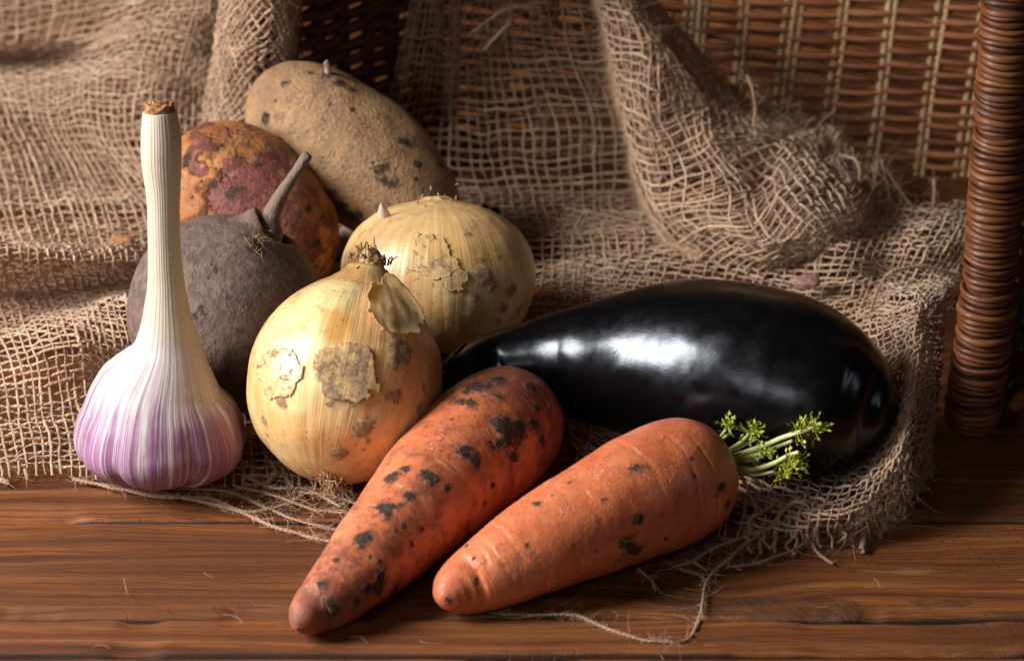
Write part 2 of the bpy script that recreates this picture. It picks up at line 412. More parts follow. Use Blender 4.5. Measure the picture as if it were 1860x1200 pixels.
def mat_potato():
    g = NT('potato_skin'); o = g.obj(); d = g.attr('dirt')
    n1 = g.noise(o, 38, 5, .6); n2 = g.noise(o, 150, 5, .68); n3 = g.noise(o, 700, 4, .6)
    c = g.ramp(n1, [(.3, (.235, .130, .062)), (.5, (.36, .212, .105)), (.7, (.46, .290, .148))])
    c = g.mix(g.mr(n2, .46, .64, 0., .8), c, (.215, .130, .075))
    c = g.mix(g.mul(g.mr(g.noise(o, 70, 3), .57, .68), .5), c, (.40, .20, .08))
    sp = g.mul(g.mr(n3, .55, .64), g.mr(n2, .42, .58))
    c = g.mix(g.mul(sp, .8), c, (.085, .058, .042))
    c, m = dirt_layers(g, c, d, o, fr=360, film=(.17, .115, .075))
    h = g.add(g.mul(n2, -.4), g.add(g.mul(n3, .5), g.mul(m, .8)))
    return g.out(c, g.add(g.mul(m, .35), .58), g.bump(h, .8, .0026), .28)
def mat_redpotato():
    g = NT('red_potato_skin'); o = g.obj(); d = g.attr('dirt'); rd_ = g.attr('red')
    n1 = g.noise(o, 60, 5, .62); n2 = g.noise(o, 230, 5, .66); n3 = g.noise(o, 800, 4, .6)
    c = g.ramp(n1, [(.3, (.22, .066, .024)), (.5, (.38, .145, .046)), (.7, (.50, .235, .080))])
    rm = g.mr(g.add(rd_, g.mul(g.mt('SUBTRACT', g.noise(o, 95, 6, .66), .5), 2.2)), .30, .56)
    c = g.mix(rm, c, g.mix(g.mr(n2, .35, .65), (.13, .036, .030), (.25, .078, .056)))
    ed = g.mul(g.mr(g.noise(o, 300, 4), .6, .68), rm)
    c = g.mix(g.mul(ed, .6), c, (.50, .24, .13))
    sp = g.mul(g.mr(n3, .53, .63), g.mr(n2, .42, .58))
    c = g.mix(g.mul(sp, .8), c, (.075, .042, .034))
    c, m = dirt_layers(g, c, d, o, fr=380, film=(.22, .085, .05))
    h = g.add(g.mul(rm, .9), g.add(g.mul(n3, .4), g.mul(m, 1.)))
    return g.out(c, g.add(g.mul(m, .35), .5), g.bump(h, .8, .0022), .3)
def mat_eggplant():
    g = NT('eggplant_skin'); o = g.obj()
    n1 = g.noise(o, 26, 3); n2 = g.noise(o, 170, 4, .6); n3 = g.noise(g.vmul(o, (260, 900, 900)), 1., 4, .6)
    c = g.mix(g.mr(n1, .35, .7), (.0022, .0018, .0026), (.0035, .0026, .0036))
    dust = g.mr(g.noise(o, 1500, 3, .7), .72, .80)
    c = g.mix(g.mul(dust, .12), c, (.09, .08, .07))
    h = g.add(g.mul(n1, 1.6), g.add(g.mul(n2, .34), g.mul(n3, .22)))
    return g.out(c, g.mr(n2, .3, .7, .20, .29), g.bump(h, .17, .0008), .60, **{'Specular Tint': (.82, .90, 1.0, 1.0)})
def mat_wicker(name, a, b, c3, rough=.5):
    g = NT(name); ya = g.attr('ya', True); s_, r, an = g.xyz(ya); o = g.obj(); rr = g.orand()
    v = g.noise(g.comb(g.mul(s_, 45.), g.add(g.mul(g.mt('COSINE', an), 2.2), g.mul(rr, 30.)), g.mul(g.mt('SINE', an), 2.2)), 1.0, 5, .65)
    n = g.noise(g.vadd(o, g.comb(rr, rr, rr)), 120, 4)
    c = g.ramp(g.add(g.mul(v, .55), g.add(g.mul(rr, .30), g.mul(n, .15))), [(.3, a), (.52, b), (.75, c3)])
    wr = g.mul(g.mr(g.noise(o, 420, 4, .65), .60, .70), .35)
    c = g.mix(wr, c, (.02, .008, .004))
    return g.out(c, g.mr(n, .3, .7, rough-.1, rough+.1), g.bump(g.add(v, g.mul(n, .5)), .55, .0006), .4)
def plain(name, col, rough=.6, var=.25, sc_=300, **kw):
    g = NT(name); o = g.obj(); n = g.noise(o, sc_, 4, .6)
    lo = tuple(max(0, x*(1-var)) for x in col); hi = tuple(min(1, x*(1+var)) for x in col)
    return g.out(g.mix(g.mr(n, .3, .7), lo, hi), rough, g.bump(n, .4, .0005), .35, **kw)

M = dict(
    wood=mat_wood(), jute=mat_jute(), fuzz=mat_fuzz(),
    carrot_a=mat_carrot('muddy_carrot', .80, .9), carrot_b=mat_carrot('cleaner_carrot', .28, .55),
    onion_a=mat_onion('onion_skin_front', (.78, .66, .31)), onion_b=mat_onion('onion_skin_back', (.80, .62, .36)),
    papery=mat_papery(), pinkflake=plain('pinkish_onion_skin', (.62, .39, .19), .42, .18, 260), papery2=plain('pale_dry_skin', (.66, .54, .42), .6, .2, 300), soil=mat_soil(), crust=mat_soil('pale_soil_crust', (.40, .255, .135), (.64, .45, .26)),
    garlic=mat_garlic(), beet=mat_beet(), potato=mat_potato(), redpotato=mat_redpotato(), egg=mat_eggplant(),
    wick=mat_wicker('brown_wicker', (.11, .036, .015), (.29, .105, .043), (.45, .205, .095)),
    wrap=mat_wicker('glossy_cane', (.055, .016, .006), (.15, .047, .015), (.26, .095, .032), .40),
    stake=mat_wicker('pale_reed', (.36, .225, .11), (.52, .355, .18), (.62, .46, .26)),
    shadewick=mat_wicker('shaded_wicker', (.03, .011, .005), (.07, .026, .012), (.11, .045, .02)),  # darker copy of the brown wicker, shade put into the colour
    stalk=plain('pale_green_stalk', (.58, .62, .26), .45, .15, sss=(.2, (.8, .9, .3), .002)),
    leaf=plain('young_leaf', (.40, .46, .040), .5, .45, 700, sss=(.2, (.6, .9, .1), .001)),
    rootlet=plain('dry_rootlet', (.22, .13, .07), .85, .35),
    tuft=plain('dry_root_tuft', (.33, .20, .10), .85, .4),
    cut=plain('dried_cut_end', (.33, .16, .06), .8, .5, 500),
    plate=plain('garlic_root_plate', (.36, .26, .14), .85, .4, 600),
    calyx=plain('calyx_green', (.012, .012, .006), .6, .4, 200),
    sprout=plain('pale_sprout', (.36, .27, .22), .6, .2),
    flake=plain('pinkish_dry_skin', (.36, .20, .16), .6, .3, 400),
    ochre=plain('brown_dry_leaf', (.34, .14, .06), .7, .3, 400),
    wall=plain('warm_backdrop', (.34, .22, .12), .9, .15, 12),
)

# ------------------------------------------------------------------ tabletop
def build_table():
    t = empty('tabletop', (0, 0, 0), kind='structure')
    ys = [-0.42,-0.3,-0.2216,-0.2004,-0.1398,0.03,0.16,0.3,0.46,0.64]
    rnd = np.random.RandomState(4)
    for i in range(len(ys)-1):
        y0, y1 = ys[i]+.0005, ys[i+1]-.0005; nx, ny = (700, 40) if 1 < i < 5 else (200, 14)
        xs = np.linspace(-.62, .62, nx); e = np.array([0, .0006, .0016, .0032] + list(np.linspace(.01, .99, ny-8)*(y1-y0)) + [y1-y0-.0032, y1-y0-.0016, y1-y0-.0006, y1-y0])
        e = np.sort(e); X, E = np.meshgrid(xs, e, indexing='ij')
        Y = y0+E
        edge = np.minimum(E, y1-y0-E)
        wav = fbm(np.stack([X*14, X*0+i*3.3, X*0], -1), 5+i, 4)
        Zz = -.0013*(1-sstep(edge, 0, .0016+.0010*wav))+(-.0010, 0, .0004, -.0006)[i % 4]
        Zz = Zz-.0014*sstep(fbm(np.stack([X*26, Y*8, X*0+i], -1), 50+i, 4), .12, .4)*(1-sstep(edge, .002, .011))
        Zz += .0003*fbm(np.stack([X*4, Y*20, X*0], -1), 30+i, 2)
        Y = Y+np.where(edge < .0005, .0007*wav, 0)
        V = np.stack([X, Y, Zz], -1).reshape(-1, 3); ny = len(e)
        F = grid_faces(nx, ny, False)
        wn = np.zeros_like(X)
        if i == 3:      # bark-edged strip along the front of the wide plank
            wd = .011+.004*fbm(np.stack([X*9, X*0, X*0], -1), 77, 2)
            wn = (1-sstep(np.abs(E-.003-.3*wd), wd*.15, wd*1.15))*(.40+.42*sstep(X, .0, .10))*(.75+.5*fbm(np.stack([X*22, E*60, X*0], -1), 79, 3))
            wb = .004*fbm(np.stack([E*300, X*60, X*0], -1), 91, 3)
            gap = np.exp(-((X+wb-.117)/.006)**2)+.9*np.exp(-((X+wb-.160)/.010)**2)*sstep(E, .004, .007)
            wn = np.clip(wn-gap, 0, 1)
        # sides and underside
        n0 = len(V); low = V.copy(); low[:, 2] = -.022
        idx = np.arange(nx)
        b0 = V[idx*ny].copy(); b0[:, 2] = -.022; b1 = V[idx*ny+ny-1].copy(); b1[:, 2] = -.022
        V = np.vstack([V, b0, b1]); a = idx[:-1]; wn = np.concatenate([wn.reshape(-1), np.zeros(2*nx)])
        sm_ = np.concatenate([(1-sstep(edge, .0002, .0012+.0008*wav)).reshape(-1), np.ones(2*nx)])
        S0 = np.stack([a*ny, (a+1)*ny, n0+a+1, n0+a], -1); S1 = np.stack([a*ny+ny-1, n0+nx+a, n0+nx+a+1, (a+1)*ny+ny-1], -1)
        S2 = np.stack([n0+a, n0+a+1, n0+nx+a+1, n0+nx+a], -1)
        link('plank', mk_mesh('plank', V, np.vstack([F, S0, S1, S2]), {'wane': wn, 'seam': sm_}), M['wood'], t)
    b = bpy.data.meshes.new('backdrop')
    bd = mk_mesh('backdrop', [(-.9, .66, -.022), (.9, .66, -.022), (.9, .68, -.022), (-.9, .68, -.022), (-.9, .66, .9), (.9, .66, .9), (.9, .68, .9), (-.9, .68, .9)],
                 np.array([(0, 1, 5, 4), (1, 2, 6, 5), (2, 3, 7, 6), (3, 0, 4, 7), (4, 5, 6, 7)]), smooth=False)
    tag(link('backdrop', bd, M['wall']), kind='structure')
build_table()

# ------------------------------------------------------------------ wicker basket
def build_basket():
    B = empty('wicker_basket', (0.0854,0.155,0.0), 'brown wicker basket with pale reed stakes and cane-wrapped corner post, behind the vegetables', 'basket')
    rnd = random.Random(11); nr = np.random.RandomState(3)
    roll = rad(3.6)
    A = np.array((-0.0374,0.172,-0.0064)); E = np.array((0.2343,0.14,0.0075)); A[2] = E[2] = 0
    ux = (E-A); W = np.linalg.norm(ux); ux /= W; nrm = np.array([ux[1], -ux[0], 0.])   # towards the viewer
    def wall(A, ux, nrm, W, H, sp, pitch, roll, mat, smat, r0, nst, broken):
        def pt(a, h, off):      # a along, h up, rolled in the wall's plane
            a2 = a+h*math.sin(roll); h2 = h-a*math.sin(roll)+W*math.sin(roll)*.55
            return A+ux*a2+np.array([0, 0, 1])*h2+nrm*off
        nrow = int(H/pitch)
        for k in range(-4, nrow):
            h0 = k*pitch+nr.uniform(-.0006, .0006); a0, a1 = -.012, W+.01
            n = int((a1-a0)/.0022); a = np.linspace(a0, a1, n)
            amp = .0017
            ph = math.pi*(k % 2)
            off = amp*np.cos(math.pi*a/sp+ph)+.0004*fbm(np.stack([a*90, a*0+k, a*0], -1), 9, 2)
            hh = h0+.0010*fbm(np.stack([a*32, a*0+k*5.1, a*0], -1), 21, 3)+.0004*np.sin(math.pi*a/sp+ph)
            P = np.array([pt(x, y, z) for x, y, z in zip(a, hh, off)])
            r = r0*(1+.16*nr.randn()*.6)*(1+.12*fbm(np.stack([a*60, a*0+k, a*0], -1), 31, 2))
            cuts = [(0, n)]
            for (bk, ba) in broken:
                if bk == k:
                    c = int(ba*n); cuts = [(0, c), (c+int(.006*n), n)]
            for c0, c1 in cuts:
                if P[c0:c1, 2].max() > -.004:
                    tube_obj('weaver', [P[c0:c1]], [r[c0:c1]], mat, B, 7)
        x = sp*.5; j = 0
        while x < W:
            m = nst[j % len(nst)]
            for q in range(m):
                h = np.linspace(-.02, H, 60)
                ax_ = x+(q-(m-1)/2)*.0031+.0004*np.sin(h*60+j*2+q)
                P = np.array([pt(a, b, .0003*math.sin(b*90+q)) for a, b in zip(ax_, h)])
                P = P[P[:, 2] > -.002]
                tube_obj('stake', [P], [np.full(len(P), .00150)], smat, B, 6)
            x += sp; j += 1
    wall(A, ux, nrm, W, .150, .0203, .0030, roll, M['wick'], M['stake'], .00134, (2, 3, 2, 2, 2, 4), ((37, .50), (33, .80), (40, .40), (31, .66)))
    # left side wall, turned away from the lamp, its shade put into the colour
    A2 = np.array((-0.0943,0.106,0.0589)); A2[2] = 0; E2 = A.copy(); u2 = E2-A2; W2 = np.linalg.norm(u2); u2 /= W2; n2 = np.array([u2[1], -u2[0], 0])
    wall(A2, u2, n2, W2, .215, .0150, .0034, 0., M['shadewick'], M['shadewick'], .0021, (2, 2), ())
    # cane-wrapped corner post
    top = np.array((0.162,-0.088,0.2046)); bot = np.array((0.1627,-0.088,0.0024)); bot[2] = .004
    n = 40; P = np.linspace(bot, top, n); P[:, 0] += .0010*np.sin(np.linspace(0, 4, n))
    fl = 1-sstep(P[:, 2], .0, .05); P[:, 0] -= .0015*fl
    r = .0084+.0014*fl-.0060*(1-sstep(P[:, 2], .0, .016))
    tube_obj('post_core', [P], [r-.0008], M['shadewick'], B, 24)
    zz = P[0, 2]; i = 0; tot = np.linalg.norm(top-bot)
    s = .0015
    while s < tot:
        f = s/tot; c = bot+(top-bot)*f; c[0] = np.interp(c[2], P[:, 2], P[:, 0]); rr = float(np.interp(c[2], P[:, 2], r))
        dbl = 2 if (i % 3) else 1
        th = nr.uniform(.00088, .00142)
        a = np.linspace(0, 2*math.pi, 40)
        tx, ty = nr.uniform(-.03, .03), nr.uniform(-.05, .05)
        e = .00045*nr.randn()
        P1 = np.stack([c[0]+(rr+e)*np.cos(a), c[1]+(rr+e)*np.sin(a), c[2]+rr*(tx*np.cos(a)+ty*np.sin(a))+.0002*np.sin(3*a+i)], -1)
        tube_obj('cane_wrap', [P1], [np.full(40, th)*(1+.1*np.sin(a*2+i))], M['wrap'], B, 7)
        s += th*2*(nr.uniform(.90, 1.08) if nr.rand() < .85 else nr.uniform(1.15, 1.45)); i += 1
    # outer right side wall running back from the post, coloured as in shade
    p0 = np.array([bot[0]+.006, bot[1]+.012, 0]); p1 = E+np.array([.012, .0, 0])
    for k in range(34):
        f = np.linspace(0, 1, 60)[:, None]; Pw = p0+(p1-p0)*f; Pw[:, 2] = .002+k*.0056+.0006*np.sin(f[:, 0]*22+k*math.pi)
        off = .0022*np.cos(f[:, 0]*W*0+f[:, 0]*34+k*math.pi)
        Pw[:, 0] += off
        tube_obj('weaver', [Pw], [np.full(60, .0021)], M['shadewick'], B, 6)
    for j in range(9):
        q = p0+(p1-p0)*(j+.4)/9; h = np.linspace(0.001, .195, 30)
        Pw = np.stack([q[0]+.002*np.sin(h*9)+.001, q[1]+h*0, h], -1)
        tube_obj('side_rod', [Pw], [np.full(30, .0022)], M['shadewick'], B, 6)
build_basket()

# ------------------------------------------------------------------ burlap cloth
NETS = dict(
 left=[[(-0.2031,-0.1223,0.0015),(-0.1759,-0.1163,0.0015),(-0.1535,-0.114,0.0015),(-0.1281,-0.1208,0.0015),(-0.1054,-0.1215,0.0015),(-0.0845,-0.1237,0.0015),(-0.05,-0.139,0.0012)],[(-0.2081,-0.0947,0.005),(-0.1788,-0.0963,0.007),(-0.1541,-0.0945,0.006),(-0.1294,-0.0933,0.002),(-0.1063,-0.0933,0.002),(-0.085,-0.0933,0.002),(-0.052,-0.0972,0.002)],[(-0.2125,-0.0695,0.01),(-0.1829,-0.0692,0.011),(-0.1572,-0.0688,0.013),(-0.1337,-0.0562,0.004),(-0.1098,-0.0567,0.002),(-0.0859,-0.0567,0.002),(-0.0539,-0.0567,0.002)],[(-0.2186,-0.0375,0.01),(-0.1868,-0.0429,0.016),(-0.156,-0.0667,0.034),(-0.1342,-0.061,0.02),(-0.1126,-0.0284,0.003),(-0.0882,-0.0265,0.002),(-0.0574,-0.0265,0.002)],[(-0.2262,-0.0002,0.006),(-0.1951,0.0021,0.006),(-0.1668,-0.0036,0.01),(-0.1347,-0.0493,0.034),(-0.1173,-0.0006,0.005),(-0.0904,0.0034,0.003),(-0.0611,0.0054,0.002)],[(-0.2253,0.0014,0.018),(-0.1957,0.0096,0.014),(-0.1706,0.0211,0.006),(-0.144,0.0154,0.01),(-0.1194,0.0219,0.008),(-0.0948,0.0321,0.003),(-0.0626,0.0341,0.002)],[(-0.2166,-0.0293,0.046),(-0.1875,-0.0237,0.046),(-0.162,-0.0209,0.042),(-0.1404,-0.0037,0.032),(-0.1224,0.034,0.014),(-0.0966,0.055,0.004),(-0.0639,0.0592,0.002)],[(-0.2327,0.0396,0.018),(-0.2014,0.0449,0.016),(-0.1738,0.0482,0.014),(-0.149,0.0567,0.01),(-0.1256,0.0619,0.008),(-0.0978,0.0705,0.004),(-0.0647,0.0747,0.002)],[(-0.2409,0.0806,0.014),(-0.2082,0.085,0.014),(-0.1794,0.0861,0.012),(-0.152,0.0823,0.012),(-0.13,0.084,0.01),(-0.1085,0.0928,0.006),(-0.0749,0.096,0.002)],[(-0.2457,0.1086,0.02),(-0.213,0.116,0.018),(-0.1863,0.1195,0.014),(-0.1606,0.1155,0.012),(-0.1397,0.1126,0.012),(-0.1173,0.1171,0.01),(-0.0854,0.1193,0.004)],[(-0.247,0.1222,0.034),(-0.2192,0.1317,0.03),(-0.1955,0.14,0.024),(-0.1734,0.1311,0.024),(-0.1538,0.1223,0.024),(-0.1355,0.1212,0.022),(-0.1095,0.1356,0.012)],[(-0.2577,0.175,0.0287),(-0.2258,0.17,0.0286),(-0.197,0.155,0.0337),(-0.1743,0.146,0.0404),(-0.1516,0.14,0.039),(-0.1364,0.147,0.0337),(-0.1175,0.155,0.0279)],[(-0.2738,0.25,0.0115),(-0.2408,0.25,0.0115),(-0.2011,0.225,0.0202),(-0.1659,0.168,0.0504),(-0.1448,0.158,0.0506),(-0.1326,0.162,0.0465),(-0.1183,0.17,0.0408)],[(-0.2622,0.205,0.0411),(-0.2303,0.203,0.0408),(-0.1897,0.208,0.0425),(-0.154,0.182,0.0602),(-0.1363,0.172,0.0627),(-0.1275,0.176,0.0587),(-0.1192,0.186,0.0524)],[(-0.2758,0.28,0.0494),(-0.2356,0.27,0.0529),(-0.1818,0.25,0.0599),(-0.1463,0.205,0.0732),(-0.1308,0.195,0.0768),(-0.1236,0.195,0.0768),(-0.1165,0.195,0.0768)]],
 back=[[(-0.078,-0.0558,0.0015),(-0.046,-0.0558,0.0015),(-0.016,-0.0558,0.0015),(0.014,-0.0558,0.0015),(0.036,-0.0558,0.0015),(0.052,-0.0558,0.0015)],[(-0.081,-0.0121,0.0015),(-0.0478,-0.0121,0.0015),(-0.0166,-0.0121,0.0015),(0.0145,-0.0121,0.0015),(0.0374,-0.0121,0.0015),(0.054,-0.0121,0.0015)],[(-0.0835,0.0244,0.002),(-0.0493,0.0244,0.002),(-0.0171,0.0244,0.002),(0.0149,0.0211,0.006),(0.0385,0.0248,0.003),(0.0557,0.0248,0.003)],[(-0.0858,0.0571,0.003),(-0.0506,0.0571,0.003),(-0.0154,0.0571,0.003),(0.0176,0.0571,0.003),(0.0407,0.0571,0.003),(0.0572,0.0571,0.003)],[(-0.0867,0.0714,0.006),(-0.0511,0.0714,0.006),(-0.0155,0.0682,0.008),(0.0177,0.0698,0.008),(0.0399,0.0698,0.008),(0.0565,0.0698,0.008)],[(-0.0909,0.125,-0.0088),(-0.0559,0.125,-0.0088),(-0.0186,0.122,-0.0061),(0.0162,0.12,-0.0039),(0.0394,0.12,-0.0039),(0.0577,0.116,-0.0034)],[(-0.0725,0.138,0.0084),(-0.0515,0.14,0.0075),(-0.021,0.136,0.0093),(0.014,0.134,0.0102),(0.0419,0.132,0.011),(0.0696,0.13,0.0119)],[(-0.0562,0.15,0.0287),(-0.0422,0.152,0.0279),(-0.021,0.148,0.0295),(0.0117,0.146,0.0303),(0.0419,0.144,0.0312),(0.0697,0.142,0.032)],[(-0.0489,0.154,0.0521),(-0.0373,0.156,0.0513),(-0.0209,0.152,0.0529),(0.007,0.15,0.0537),(0.0347,0.148,0.0545),(0.0578,0.146,0.0552)],[(-0.0439,0.156,0.076),(-0.0335,0.158,0.0753),(-0.0207,0.152,0.0775),(0.0046,0.15,0.0782),(0.0298,0.148,0.0789),(0.0503,0.146,0.0797)],[(-0.0413,0.156,0.093),(-0.0322,0.158,0.0923),(-0.0206,0.154,0.0937),(0.0023,0.152,0.0944),(0.0274,0.15,0.0951),(0.0478,0.148,0.0958)]],
 fold=[[(0.0305,0.128,0.0981),(0.0322,0.112,0.1038),(0.036,0.106,0.1064),(0.0409,0.11,0.1055),(0.0454,0.122,0.1014),(0.0481,0.142,0.0943)],[(0.04,0.118,0.0686),(0.0424,0.1,0.0767),(0.0487,0.094,0.0802),(0.0574,0.1,0.0798),(0.0657,0.114,0.0758),(0.0714,0.14,0.0669)],[(0.0425,0.112,0.0444),(0.0487,0.092,0.0538),(0.0584,0.084,0.0595),(0.0707,0.092,0.0593),(0.084,0.11,0.0549),(0.0936,0.138,0.0456)],[(0.0513,0.096,0.0243),(0.0573,0.076,0.0355),(0.0691,0.07,0.0424),(0.0837,0.08,0.0443),(0.0997,0.098,0.0434),(0.1118,0.13,0.0354)],[(0.0569,0.074,0.0097),(0.0666,0.056,0.024),(0.08,0.052,0.0337),(0.0964,0.064,0.0369),(0.1129,0.084,0.0387),(0.1271,0.12,0.0302)],[(0.074,0.052,0.003),(0.0827,0.034,0.0199),(0.0948,0.03,0.0305),(0.1095,0.044,0.0345),(0.1237,0.066,0.036),(0.1356,0.104,0.0282)],[(0.0998,0.04,0.0027),(0.1051,0.024,0.0178),(0.1127,0.02,0.0268),(0.1225,0.034,0.0296),(0.1325,0.056,0.0309),(0.1414,0.09,0.025)],[(0.1259,0.044,0.0092),(0.1285,0.036,0.0164),(0.1319,0.034,0.0216),(0.1366,0.042,0.0231),(0.1417,0.056,0.0214),(0.1469,0.076,0.0185)]],
 right=[[(0.021,-0.1079,0.0015),(0.0444,-0.1395,0.0015),(0.0674,-0.1555,0.002),(0.0907,-0.1588,0.004),(0.1108,-0.157,0.005),(0.1247,-0.1471,0.005),(0.1359,-0.1308,0.005),(0.1453,-0.1065,0.004)],[(0.0194,-0.0885,0.0015),(0.0435,-0.1155,0.0015),(0.0691,-0.1294,0.002),(0.0913,-0.1491,0.01),(0.1084,-0.1567,0.016),(0.1226,-0.1492,0.02),(0.1345,-0.1307,0.022),(0.1484,-0.0934,0.012)],[(0.0159,-0.0641,0.0015),(0.043,-0.0805,0.0015),(0.0718,-0.0885,0.0015),(0.0959,-0.1011,0.002),(0.1157,-0.1123,0.004),(0.1277,-0.1248,0.024),(0.1365,-0.1177,0.036),(0.152,-0.0778,0.02)],[(0.0143,-0.03,0.0015),(0.0447,-0.0387,0.0015),(0.0748,-0.043,0.0015),(0.1006,-0.0482,0.002),(0.1256,-0.0586,0.003),(0.1348,-0.0767,0.026),(0.1388,-0.0953,0.046),(0.1551,-0.0589,0.03)],[(0.0148,0.0054,0.002),(0.0464,0.0054,0.002),(0.0777,0.0007,0.002),(0.1041,-0.0079,0.004),(0.1238,-0.0151,0.01),(0.1367,-0.0235,0.02),(0.141,-0.0649,0.044),(0.1574,-0.0457,0.034)],[(0.0151,0.0321,0.003),(0.0473,0.0304,0.005),(0.0792,0.0259,0.006),(0.1064,0.0194,0.008),(0.1263,0.0096,0.014),(0.1425,0.0202,0.01),(0.1548,0.0175,0.012),(0.1719,0.0185,0.012)],[(0.0155,0.0622,0.003),(0.0485,0.0601,0.004),(0.0812,0.0559,0.006),(0.1088,0.0475,0.01),(0.1269,0.0204,0.024),(0.1452,0.0304,0.02),(0.1592,0.0249,0.024),(0.1803,0.0364,0.02)],[(0.0156,0.0777,0.008),(0.0491,0.0777,0.008),(0.0827,0.0803,0.008),(0.1116,0.0787,0.01),(0.1319,0.0639,0.018),(0.1531,0.0742,0.014),(0.1675,0.0676,0.018),(0.1896,0.0806,0.014)],[(0.018,0.0877,0.012),(0.0494,0.0877,0.012),(0.0833,0.0905,0.012),(0.113,0.0959,0.012),(0.1343,0.086,0.016),(0.1551,0.0904,0.014),(0.1731,0.0904,0.014),(0.1948,0.0987,0.012)]],
 column=[[(-0.1351,0.14,0.0139),(-0.1224,0.116,0.0217),(-0.109,0.108,0.024),(-0.0968,0.112,0.0235),(-0.0892,0.14,0.0152)],[(-0.1314,0.136,0.032),(-0.1188,0.112,0.0407),(-0.1067,0.104,0.0433),(-0.0958,0.108,0.0424),(-0.0887,0.132,0.0349)],[(-0.126,0.13,0.0542),(-0.1149,0.106,0.0632),(-0.1035,0.096,0.0667),(-0.0936,0.1,0.0656),(-0.0873,0.124,0.0575)],[(-0.1212,0.124,0.0758),(-0.1109,0.098,0.0857),(-0.1005,0.088,0.0895),(-0.0913,0.092,0.0879),(-0.0854,0.116,0.0793)],[(-0.1177,0.112,0.1061),(-0.1076,0.088,0.1146),(-0.0972,0.078,0.1182),(-0.0882,0.082,0.1167),(-0.0819,0.106,0.1083)],[(-0.1423,0.116,0.13),(-0.1172,0.07,0.1452),(-0.0949,0.045,0.1534),(-0.0808,0.06,0.1485),(-0.0736,0.104,0.134)],[(-0.1574,0.116,0.1659),(-0.123,0.064,0.1813),(-0.093,0.03,0.1913),(-0.0768,0.05,0.1854),(-0.0682,0.104,0.1695)]],  # top rows, above the view, are added to shade the back drape
)
class Net:
    def __init__(s, C, seed, wr=.0030):
        s.C = np.asarray(C, float); s.nr, s.nc = s.C.shape[:2]; s.seed = seed; s.wr = wr
        g = s.raw(np.linspace(0, 1, 60).repeat(60), np.tile(np.linspace(0, 1, 60), 60)).reshape(60, 60, 3)  # [u,v]
        lu = np.linalg.norm(np.diff(g, axis=0), axis=2).sum(0); lv = np.linalg.norm(np.diff(g, axis=1), axis=2).sum(1)
        s.Lu = lu.mean(); s.Lv = lv.mean()
        # arc-length along v and u (averaged) so that the yarns keep an even pitch
        dv = np.linalg.norm(np.diff(g, axis=1), axis=2).mean(0); s.av = np.concatenate([[0], np.cumsum(dv)]); s.av /= s.av[-1]
        du = np.linalg.norm(np.diff(g, axis=0), axis=2).mean(1); s.au = np.concatenate([[0], np.cumsum(du)]); s.au /= s.au[-1]
    def raw(s, u, v):
        Wu = bsp_w(s.nc, u); Wv = bsp_w(s.nr, v)
        return np.einsum('mi,ijk,mj->mk', Wv, s.C, Wu)
    def at(s, um, vm):      # metres on the cloth
        k = np.linspace(0, 1, 60)
        u = np.interp(um/s.Lu, s.au, k); v = np.interp(vm/s.Lv, s.av, k)
        P = s.raw(u, v)
        q = np.stack([um/.022, vm/.022, um*0+s.seed], -1)
        amp = s.wr*np.clip((P[:, 2]-.001)/.012, .12, 1)
        P[:, 2] += amp*fbm(q, s.seed, 3)
        P[:, 1] += amp*.6*fbm(q+50, s.seed+3, 2)
        P[:, 2] = np.maximum(P[:, 2], .0009)
        return P
    def nrm(s, um, vm):
        e = .0012; a = s.at(um+e, vm)-s.at(um-e, vm); b = s.at(um, vm+e)-s.at(um, vm-e)
        n = np.cross(a, b); return n/(np.linalg.norm(n, axis=1)[:, None]+1e-12)
YARNS = []      # every yarn path, for the fuzz
